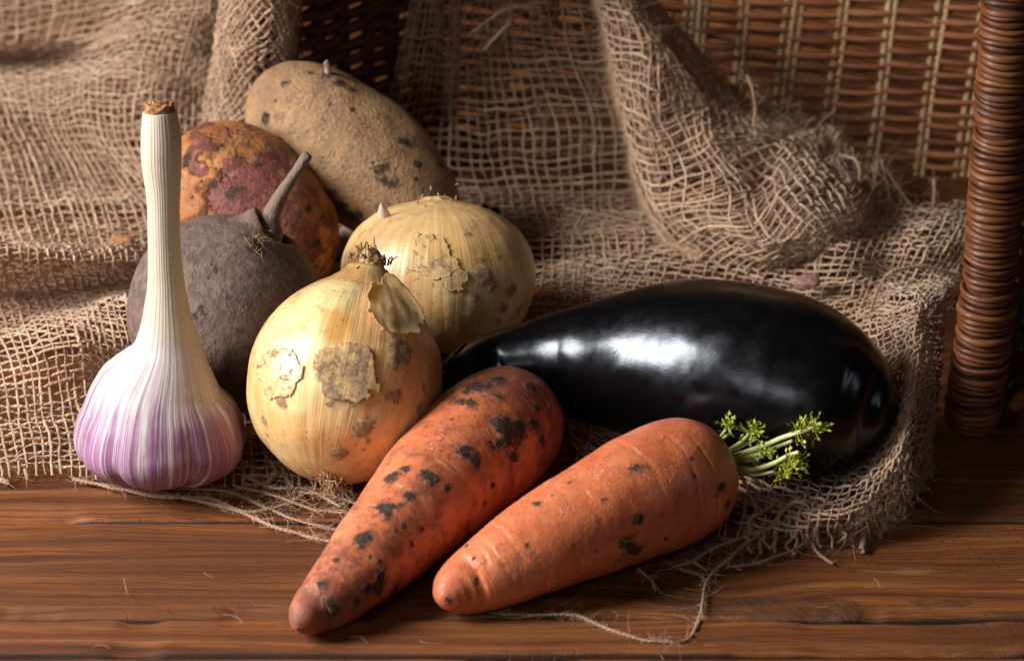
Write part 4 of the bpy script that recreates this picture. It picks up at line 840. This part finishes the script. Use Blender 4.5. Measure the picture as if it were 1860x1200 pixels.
# --- onions
def tufts(parent, name, c, axis, n, ln, spread, mat, seed, rr=.0003):
    rnd = np.random.RandomState(seed); axis = np.array(axis)/np.linalg.norm(axis); paths, R = [], []
    for i in range(n):
        d = axis*rnd.uniform(.3, 1)+rnd.randn(3)*.8; d /= np.linalg.norm(d)
        o = np.array(c)+rnd.randn(3)*spread; l = ln*rnd.uniform(.5, 1.2)
        P = smooth_path([o-axis*.001, o+d*l*.5+rnd.randn(3)*l*.12, o+d*l+rnd.randn(3)*l*.25], .0006)
        paths.append(P); R.append(np.linspace(rr, rr*.4, len(P)))
    return tube_obj(name, paths, R, mat, parent, 4)
def shell_patch(t, lf, name, t0, t1, p0, p1, lift, mat, seed, rag=.16, curl=0.0, dirt=.2):
    """papery flake following the onion's surface: ragged outline, lifted rim"""
    b = base_of(t); n = lf.normals(); nt, nph = 70, 70
    A, Bq = np.meshgrid(np.linspace(0, 1, nt), np.linspace(0, 1, nph), indexing='ij')
    ti = np.interp(t0+(t1-t0)*A, lf.t, np.arange(lf.nt)); pi_ = (p0+(p1-p0)*Bq)/(2*math.pi)*lf.nph
    def samp(G):
        i0 = np.clip(np.floor(ti).astype(int), 0, lf.nt-2); f = (ti-i0)[..., None]; j0 = np.floor(pi_).astype(int); g = (pi_-j0)[..., None]; j1 = (j0+1) % lf.nph; j0 = j0 % lf.nph
        return (G[i0, j0]*(1-f)+G[i0+1, j0]*f)*(1-g)+(G[i0, j1]*(1-f)+G[i0+1, j1]*f)*g
    P = samp(lf.V); Nn = samp(n)
    e = .5*(1-np.sqrt((2*A-1)**2+(2*Bq-1)**2+.0*A)); rn = fbm(np.stack([A*3.2, Bq*3.2, A*0+seed], -1), seed, 4, .6)
    keep = (e+1.5*rag*rn) > .03
    h = lift*(.5+.5*fbm(np.stack([A*3, Bq*3, A*0+seed+5], -1), seed+2, 2))+curl*np.clip(1-e/.25, 0, 1)**2+.0003
    P = P+Nn*h[..., None]
    f = grid_faces(nt, nph, False); kf = keep.reshape(-1)[f].all(1)
    tg = t0+(t1-t0)*A; pg = p0+(p1-p0)*Bq
    at = {'ax': np.stack([np.cos(pg+.21), np.sin(pg+.21), 3*tg+.3], -1).reshape(-1, 3), 'dirt': (dirt+.25*rn).reshape(-1), 'pale': np.zeros(A.size), 'stain': np.zeros(A.size)}
    o = link(name, mk_mesh(name, P.reshape(-1, 3)-b, f[kf], at), mat, t)
    m = o.modifiers.new('thick', 'SOLIDIFY'); m.thickness = .0002; m.offset = 0
    return o
OF = [(-0.06321,-0.13256,0.00988,0.00112),(-0.06314,-0.13234,0.01017,0.00522),(-0.06286,-0.13148,0.01136,0.01082),(-0.06216,-0.12932,0.01431,0.01753),(-0.06083,-0.12521,0.01994,0.02593),(-0.059,-0.11959,0.02763,0.03096),(-0.0569,-0.1131,0.0365,0.03283),(-0.05515,-0.10769,0.0439,0.03227),(-0.05357,-0.10283,0.05055,0.02985),(-0.05234,-0.09905,0.05573,0.02574),(-0.05146,-0.09634,0.05942,0.02126),(-0.0508,-0.09429,0.06223,0.01679),(-0.05024,-0.09256,0.0646,0.01231),(-0.04978,-0.09115,0.06652,0.00933),(-0.04943,-0.09007,0.068,0.00765),(-0.04915,-0.08921,0.06919,0.00653),(-0.04901,-0.08877,0.06978,0.00298)]
OB = [(-0.0273,-0.02508,0.00431,0.00122),(-0.0273,-0.02487,0.0051,0.01101),(-0.0273,-0.02392,0.00865,0.02121),(-0.0273,-0.02223,0.01495,0.02978),(-0.0273,-0.02002,0.02323,0.03467),(-0.0273,-0.0178,0.0315,0.0361),(-0.0273,-0.01558,0.03977,0.03488),(-0.0273,-0.01347,0.04766,0.03019),(-0.0273,-0.01205,0.05297,0.02386),(-0.0273,-0.0112,0.05613,0.01713),(-0.0273,-0.01078,0.0577,0.01101),(-0.0273,-0.01057,0.05849,0.00734),(-0.0273,-0.01046,0.05888,0.0049),(-0.0273,-0.01041,0.05908,0.00286),(-0.0273,-0.01036,0.05928,0.00163)]
def soft(V, b, lst, r):
    o = np.zeros(V.shape[:-1])
    for q in lst: o = np.maximum(o, 1-sstep(np.linalg.norm(V-b-np.array(q[:3]), axis=-1), r*.25, r))
    return o
def onion(st, label, mat, seed, dirt, pale, stain):
    t = veg('onion', st, label, 'onion'); b = base_of(t)
    lf = Loft(st, 170, 220, up=(0, -1, .1)); n = lf.normals()
    ring = np.stack([np.cos(lf.pp)*2.2, np.sin(lf.pp)*2.2, lf.tt*1.2+seed], -1)
    rib = .0011*fbm(ring, seed+7, 3)*np.sin(math.pi*lf.tt)+.00005*np.sin(lf.pp*46+3*np.sin(lf.pp*5))*np.sin(math.pi*lf.tt)
    lf.V = lf.V+n*(rib+.0011*fbm(lf.V/.028, seed, 3)+.0001*fbm(lf.V/.003, seed+2, 2))[..., None]
    d, hh = spots(lf.V, b, dirt, seed+4)
    lf.V = lf.V+n*hh[..., None]
    link('bulb', lf.mesh('bulb', b, {'ax': lf.ringxyz()*np.array([1, 1, 3.0]), 'dirt': d, 'pale': soft(lf.V, b, pale, .016), 'stain': soft(lf.V, b, stain, .010)}), mat, t)
    return t, lf
ANG = lambda p, c: np.abs((p-c+math.pi) % (2*math.pi)-math.pi)
of, lof = onion(OF, 'golden onion with peeling papery neck standing between garlic and carrots', M['onion_a'], 3, [(0.019,-0.0236,0.0565,0.004),(0.0198,-0.0216,0.0579,0.0029),(0.0185,-0.0195,0.0605,0.0024),(0.0162,-0.0184,0.0632,0.0016),(0.0147,-0.0174,0.0647,0.0015),(0.017,-0.0307,0.0471,0.0024),(0.0145,-0.0318,0.0469,0.0014),(0.0068,-0.0376,0.0377,0.0029),(0.0078,-0.0372,0.0333,0.0016),(-0.0016,-0.0369,0.0279,0.0025),(-0.0202,-0.0226,0.0582,0.0013),(-0.021,-0.031,0.045,0.0018),(-0.0199,-0.0319,0.0439,0.0011),(-0.0273,-0.0264,0.0346,0.0013),(-0.0264,-0.0262,0.0292,0.0011),(-0.0042,-0.0363,0.0462,0.0011),(-0.002,-0.0355,0.0485,0.0009),(0.003,-0.0361,0.0461,0.0013),(0.026,-0.0211,0.0453,0.0016),(0.0242,-0.0256,0.0394,0.0013),(0.0114,-0.0108,0.0687,0.0009)],
       [(-0.0158,-0.0142,0.0663,0.0018),(-0.0232,-0.0164,0.0593,0.0018),(-0.0134,-0.0257,0.06,0.0018),(-0.0052,-0.0054,0.0722,0.0018),(-0.0155,-0.0318,0.051,0.0018)], [(-0.0027,-0.0203,0.0674,0.0018)])
ob, lob = onion(OB, 'flat golden onion sitting behind the front onion', M['onion_b'], 13, [(0.0174,-0.0302,0.0457,0.0032),(0.0243,-0.029,0.0318,0.0028),(0.0273,-0.0263,0.0371,0.0028),(0.0223,-0.023,0.0499,0.002),(0.0135,-0.0344,0.0389,0.0018),(0.0223,-0.0292,0.0263,0.0014),(0.0204,-0.0303,0.0413,0.002),(0.0164,-0.0266,0.0505,0.0014),(0.0303,-0.0221,0.0284,0.0018),(0.0135,-0.0315,0.0463,0.0012),(0.0114,-0.0205,0.0575,0.0012)], [], [])

def flake(t, lf, name, q, lift, mat, seed, rag=.16, curl=0.0, pad=.0, dirt=.2):
    return shell_patch(t, lf, name, q[0]-pad*.3, q[1]+pad*.3, q[2]-pad, q[3]+pad, lift, mat, seed, rag, curl, dirt)
TI = lambda lf, q: (float(np.interp(q[0]*(lf.nt-1), np.arange(lf.nt), lf.t)), float(np.interp(q[1]*(lf.nt-1), np.arange(lf.nt), lf.t)), q[2], q[3])
flake(of, lof, 'soil_crust', TI(lof, (0.337,0.432,5.998,6.54)), .0004, M['onion_a'], 4, .15, .0005, .08, .52)
flake(of, lof, 'skin_flake', TI(lof, (0.314,0.396,5.255,5.741)), .0001, M['onion_a'], 8, .15, .0001, .08, .34)
flake(of, lof, 'skin_flap', TI(lof, (0.479,0.757,0.0,0.857)), .0012, M['papery'], 12, .14, .0026, .02)
flake(ob, lob, 'skin_flake', TI(lob, (0.408,0.538,5.998,6.511)), .0001, M['onion_b'], 21, .16, .0001, .03, .30)
flake(ob, lob, 'skin_flake', TI(lob, (0.367,0.45,0.057,0.314)), .0001, M['onion_b'], 27, .16, .0001, .02, .34)
bo = base_of(of); nk = np.array(OF[-1][:3]); nd = nk-np.array(OF[-4][:3])
tufts(of, 'neck_tuft', nk+nd*.3, nd, 170, .0022, .0026, M['tuft'], 3, .00042)
blob(of, 'dry_neck', nk+nd*.15+np.array([.001, 0, 0]), .0046, M['papery'], 31, (1.0, 1., 1.2), 40)
rt = np.array((-0.0047,-0.0311,0.0156))+bo
tufts(of, 'root_tuft', rt, (-.1, -.8, -.45), 150, .0034, .0022, M['tuft'], 5, .00032)
nk2 = np.array(OB[-1][:3]); tufts(ob, 'neck_tuft', nk2-np.array([0, 0, .001]), (0, .2, .6), 40, .0014, .0040, M['tuft'], 7, .00035)
blob(ob, 'dry_neck', nk2-np.array([0, 0, .0022]), .0050, M['papery'], 33, (1.4, 1.2, .5), 34)
# small upright scrap of dry skin on the back onion's shoulder
o_ = np.array((-0.0189,-0.0067,0.0577))+base_of(ob); V = []
for k in range(7):
    f = k/6; wd = .0030*(1-f**2)+.0003
    for s_ in (-1, 0, 1): V.append(o_+np.array([wd*s_*.8-.0012*f, -.0006*(1-abs(s_))-.0010*f, -.0012+.0075*f]))
me = mk_mesh('skin_scrap', np.array(V)-base_of(ob), grid_faces(7, 3, False)); so = link('skin_scrap', me, M['papery2'], ob)
mm = so.modifiers.new('thick', 'SOLIDIFY'); mm.thickness = .0003

# --- garlic
GA = [(-0.12121,-0.11485,0.00155,0.00152),(-0.1212,-0.11479,0.00195,0.00644),(-0.12116,-0.11466,0.00275,0.01136),(-0.1211,-0.1144,0.00435,0.01741),(-0.12099,-0.11396,0.00714,0.02306),(-0.12083,-0.11332,0.01112,0.027),(-0.12065,-0.11259,0.01569,0.02847),(-0.12047,-0.11189,0.02004,0.02805),(-0.12028,-0.1111,0.02497,0.02669),(-0.12006,-0.11022,0.03048,0.0242),(-0.11951,-0.10953,0.03479,0.02173),(-0.11861,-0.10891,0.03869,0.01889),(-0.11771,-0.10829,0.04259,0.01588),(-0.11699,-0.10766,0.04648,0.01287),(-0.11666,-0.10704,0.05036,0.01072),(-0.11643,-0.10612,0.05616,0.00893),(-0.11639,-0.10519,0.06193,0.00761),(-0.11628,-0.10396,0.0696,0.0063),(-0.11635,-0.10274,0.07722,0.00573),(-0.11634,-0.10123,0.0867,0.00543),(-0.11616,-0.09972,0.09612,0.00541),(-0.11604,-0.09852,0.10361,0.00586),(-0.11619,-0.09763,0.1092,0.00639),(-0.11615,-0.09674,0.11478,0.00666),(-0.11597,-0.096,0.1194,0.00664),(-0.116,-0.0954,0.12309,0.00636),(-0.11604,-0.09482,0.12678,0.0059),(-0.11613,-0.09446,0.12898,0.00553)]
def build_garlic():
    t = veg('garlic', GA, 'purple striped garlic bulb standing upright with a long pale neck', 'garlic', GA[2][:2]+(0,)); b = base_of(t)
    lf = Loft(GA, 220, 240, up=(0, -1, .1)); n = lf.normals()
    row = lf.tt; bulb = 1-sstep(lf.tt, .14, .50)          # 1 at the bulb, 0 up the neck
    lob = np.zeros_like(lf.tt)
    for c, wd, a in ((.05, .62, .0010), (1.02, .5, .0016), (2.0, .55, .0012), (2.9, .5, .0010), (3.8, .5, .0014), (4.75, .55, .0010), (5.5, .4, .0012)):
        lob = np.maximum(lob, a*np.exp(-(ANG(lf.pp, c)/wd)**4))
    groove = -.0022*np.exp(-(ANG(lf.pp, .62)/.07)**2)*(1-sstep(lf.tt, .02, .12))-.0012*np.exp(-(ANG(lf.pp, 5.85)/.06)**2)*(1-sstep(lf.tt, .02, .12))
    mid = np.exp(-((lf.tt-.10)/.10)**2)
    ridg = .00007*np.sin(lf.pp*34+2.4*np.sin(lf.pp*3)+1.1*np.sin(lf.pp*7))+.00005*np.sin(lf.pp*67+2*np.sin(lf.pp*5))
    lf.V = lf.V+n*((lob-.0008)*mid*2.6+groove+ridg*(.35+.30*(1-bulb))+.0004*fbm(lf.V/.016, 4, 3)*(.3+bulb))[..., None]
    lf.V[..., 2] = np.maximum(lf.V[..., 2], .0012)
    link('skin', lf.mesh('skin', b, {'ax': lf.ringxyz()*np.array([1, 1, 1.]), 'bulb': bulb}), M['garlic'], t)
    top = np.array(GA[-1][:3]); axd = top-np.array(GA[-4][:3]); axd /= np.linalg.norm(axd)
    q = Loft([(*(top-axd*.002), .0045), (*(top+axd*.0005), .0050), (*(top+axd*.0020), .0049), (*(top+axd*.0026), .0042), (*(top+axd*.0022), .0015)], 30, 60)
    q.V = q.V+.0009*fbm(q.V/.0018, 3, 3)[..., None]*q.dir+axd*(.0009*fbm(q.V/.0016+9, 6, 2))[..., None]
    link('cut_end', q.mesh('cut_end', b), M['cut'], t)
    base = np.array((-0.1205,-0.1175,0.0022))
    d = np.array([0, -.8, -.45]); d /= np.linalg.norm(d)
    r = Loft([(*(base-d*.004), .008), (*(base-d*.0), .0085), (*(base+d*.0008), .007), (*(base+d*.0010), .002)], 20, 50)
    r.V = r.V+.0008*fbm(r.V/.002, 3, 3)[..., None]*r.dir; r.V[..., 2] = np.maximum(r.V[..., 2], .0008)
    link('root_plate', r.mesh('root_plate', b), M['plate'], t)
build_garlic()

# --- beetroot
BE = [(-0.11797,-0.06226,0.00531,0.00119),(-0.1177,-0.0621,0.00583,0.00595),(-0.11697,-0.06168,0.00723,0.0123),(-0.11506,-0.06058,0.01089,0.02101),(-0.11052,-0.05797,0.01959,0.03008),(-0.10509,-0.05485,0.02999,0.03476),(-0.1004,-0.05216,0.03897,0.03529),(-0.09608,-0.04968,0.04723,0.03268),(-0.09268,-0.04772,0.05375,0.02753),(-0.09017,-0.04629,0.05855,0.02161),(-0.08856,-0.04536,0.06163,0.01531),(-0.08767,-0.04485,0.06334,0.01021),(-0.08713,-0.04467,0.06394,0.00589),(-0.0863,-0.04393,0.06641,0.00392),(-0.08487,-0.0429,0.06982,0.00304),(-0.08205,-0.04132,0.07511,0.00245),(-0.07844,-0.03973,0.0804,0.00205),(-0.07505,-0.03832,0.08511,0.00192),(-0.07266,-0.03736,0.08831,0.00184),(-0.07206,-0.03713,0.08906,0.00117)]
def build_beet():
    t = veg('beetroot', BE, 'dusty dark purple beetroot with root tail pointing up behind the garlic', 'beetroot', tuple(BE[5][:2])+(0,)); b = base_of(t)
    lf = Loft(BE, 240, 180); n = lf.normals()
    tail = sstep(lf.tt, .66, .72)
    lf.V = lf.V+n*((.0014*fbm(lf.V/.026, 3, 2)+.00025*fbm(lf.V/.005, 6, 3))*(1-tail)+tail*.00035*fbm(lf.V/.003, 9, 3))[..., None]
    lf.V[..., 2] = np.maximum(lf.V[..., 2], .0015)
    d, hh = spots(lf.V, b, BEET_DIRT, 5)
    lf.V = lf.V+n*hh[..., None]
    link('body', lf.mesh('body', b, {'dirt': d, 'tail': tail}), M['beet'], t)
    c = np.array((-0.0884,-0.075,0.0723))
    hit = BEET_TUFT+b if BEET_TUFT is not None else c
    tufts(t, 'rootlet_tuft', hit, (0, -1, -.2), 46, .0055, .0022, M['rootlet'], 4, .00022)
BEET_DIRT = [(0.0149,-0.008,0.0666,0.0031),(0.0166,-0.0107,0.0647,0.0023),(0.0128,-0.0112,0.066,0.0019),(0.0009,-0.0185,0.0631,0.0013),(0.0023,-0.0204,0.0619,0.0011),(-0.0002,-0.0226,0.0598,0.0011),(-0.0025,-0.0291,0.0513,0.0013),(-0.0044,-0.03,0.0486,0.0013),(-0.0011,-0.03,0.0496,0.001),(0.0257,-0.0062,0.0593,0.0015),(0.0304,-0.0078,0.0537,0.0016),(0.007,-0.0273,0.0547,0.001),(0.0098,-0.0317,0.0441,0.0011),(0.0244,-0.0174,0.0541,0.001)]; BEET_TUFT = np.array((0.0149,-0.008,0.0666))
build_beet()

# --- potatoes
def potato(center, axis, hl, hr, label, mat, seed, dirt, extra, bend=.06, taper=.08):
    c = np.array(center); a = np.array(axis)/np.linalg.norm(axis)
    up = np.array([0, 0, 1.])-a*a[2]; up /= np.linalg.norm(up); st = []
    for s in (-1, -.985, -.94, -.84, -.66, -.42, -.15, .15, .42, .66, .84, .94, .985, 1):
        r = hr*max(.02, (1-abs(s)**2.35)**(1/2.15))*(1-taper*s); p_ = c+a*s*hl-up*bend*hl*s*s
        st.append((*p_, r))
    t = empty('potato', (c[0], c[1], 0), label, 'potato'); b = base_of(t)
    lf = Loft(st, 170, 170); n = lf.normals()
    dsp = .0022*fbm(lf.V/.034, seed, 2)+.0005*fbm(lf.V/.009, seed+3, 3)
    rnd = np.random.RandomState(seed)
    for _ in range(11):       # eyes
        i, j = rnd.randint(15, 155), rnd.randint(0, 170); d = np.linalg.norm(lf.V-lf.V[i, j], axis=2)
        dsp -= .0011*np.exp(-(d/.0024)**2)-.0005*np.exp(-((d-.0042)/.0018)**2)
    lf.V = lf.V+n*dsp[..., None]; lf.V[..., 2] = np.maximum(lf.V[..., 2], .0012)
    d, hh = spots(lf.V, b, dirt, seed+5); A = {'dirt': d}
    lf.V = lf.V+n*hh[..., None]
    if extra is not None: A.update(extra(lf, b))
    link('tuber', lf.mesh('tuber', b, A), mat, t)
    return t, lf
PBIG = [(0.0114,-0.0253,0.053,0.0046),(0.0099,-0.026,0.0517,0.0039),(0.0131,-0.0268,0.0486,0.0024),(0.0162,-0.027,0.0476,0.0024),(0.0209,-0.0146,0.0579,0.0022),(0.0192,-0.0146,0.0588,0.0015),(-0.0339,-0.0051,0.0642,0.002),(-0.0332,-0.005,0.0654,0.0015),(0.0256,-0.0197,0.0513,0.0017),(0.0252,-0.0238,0.0473,0.0012),(-0.0049,-0.0227,0.0333,0.0049),(-0.0086,-0.0228,0.0387,0.0039),(-0.0002,-0.0243,0.0319,0.0039),(-0.0175,0.0044,0.0797,0.0025),(-0.011,0.0032,0.0791,0.0025),(-0.0259,0.0007,0.0773,0.002),(-0.0301,-0.0038,0.0711,0.0012),(-0.0056,0.0005,0.0774,0.0027),(-0.0003,-0.0011,0.0746,0.002),(0.0029,-0.0011,0.073,0.0015),(-0.029,-0.0107,0.0578,0.0017),(-0.0257,-0.0136,0.0556,0.0015),(0.0339,-0.012,0.048,0.0015),(0.0296,-0.0089,0.0536,0.001),(-0.0188,-0.004,0.0758,0.0007),(-0.0084,-0.0089,0.072,0.0007),(0.0001,-0.0098,0.0701,0.001),(-0.0043,-0.0048,0.0745,0.001)]; PRED = [(-0.0216,-0.0075,0.0611,0.0021),(-0.022,-0.0101,0.0588,0.0017),(-0.0089,-0.0064,0.0651,0.0021),(-0.0107,-0.0057,0.0655,0.0013),(-0.0013,-0.0113,0.0621,0.0017),(-0.0002,-0.0138,0.0604,0.0012),(-0.0028,-0.0219,0.0538,0.0031),(0.0002,-0.0216,0.0537,0.0021),(-0.0043,-0.0228,0.0526,0.0017),(-0.0107,-0.0193,0.0549,0.0017),(0.0059,-0.0121,0.0597,0.0012),(0.0245,-0.0176,0.0439,0.0017),(0.0275,-0.0216,0.0319,0.0017),(0.0186,-0.0248,0.0403,0.0015),(0.0163,-0.0144,0.0539,0.0008),(-0.0157,-0.017,0.055,0.001),(-0.0189,-0.0193,0.0492,0.0008)]; RED = [(0.0001,-0.0192,0.056,0.007),(-0.0081,-0.023,0.0509,0.0046),(0.0065,-0.0242,0.0492,0.0046),(-0.0018,-0.0266,0.0457,0.005),(0.0081,-0.014,0.0582,0.0037),(-0.0169,-0.0137,0.0581,0.0025),(0.0166,-0.0225,0.0461,0.0033),(0.0158,-0.0064,0.0572,0.0021),(0.0245,-0.0239,0.033,0.0046),(-0.0196,-0.0053,0.0635,0.0025)]
pb, lpb = potato((-0.0617,0.0594,0.046), (.78, -.40, -.47), 0.04942937112629444, 0.025589541689276324, 'large brown oval potato leaning at the back', M['potato'], 4, PBIG, None)
pr, lpr = potato((-0.1017,0.0326,0.034), (0.6162,-0.4759,-0.6275), 0.03871544533938522, 0.02893022289096918, 'red and orange skinned potato behind the beetroot', M['redpotato'], 9, PRED,
     lambda lf, b: {'red': .32+.55*np.clip(0*lf.tt+sum(np.exp(-(np.linalg.norm(lf.V-b-np.array(q[:3]), axis=-1)/q[3])**2) for q in RED), 0, 1)})

# sprout on the large potato
o_ = np.array((-0.0103,0.0054,0.0793))+base_of(pb)
tube_obj('sprout', [smooth_path([o_+np.array([0, 0, -.002]), o_+np.array([.0004, 0, .0015]), o_+np.array([.0002, -.0004, .0035]), o_+np.array([-.0006, -.0004, .0046])], .0005)], [.0013], M['sprout'], pb, 10)
# ------------------------------------------------------------------ small litter on the cloth
def litter(name, c, r, flat, mat, label, cat, seed, group=None):
    t = blob(None, name, c, r, mat, seed, flat, 22); t.location = (0, 0, 0); tag(t, label, cat, group)
litter('skin_flake', (0.112,0.0052,0.018), .0048, (1.1, .8, .45), M['flake'], 'small pinkish dry skin flake lying on the burlap behind the eggplant', 'skin flake', 3)
litter('dry_leaf_scrap', (-0.1536,0.047,0.016), .0042, (1.2, .8, .4), M['ochre'], 'rust brown dry scrap on the burlap left of the garlic neck', 'leaf scrap', 5)
rnd = np.random.RandomState(12)
for i, q in enumerate([(-0.0191,0.0894,0.012),(-0.0153,0.0872,0.011),(-0.0112,0.0872,0.012),(-0.0067,0.0873,0.01),(-0.0168,0.0851,0.009)]):
    litter('soil_crumb', q, rnd.uniform(.0014, .0026), (1, 1, .8), M['soil'], 'dark soil crumb on the burlap right of the large potato', 'soil crumb', 20+i, 'soil crumbs beside the large potato')
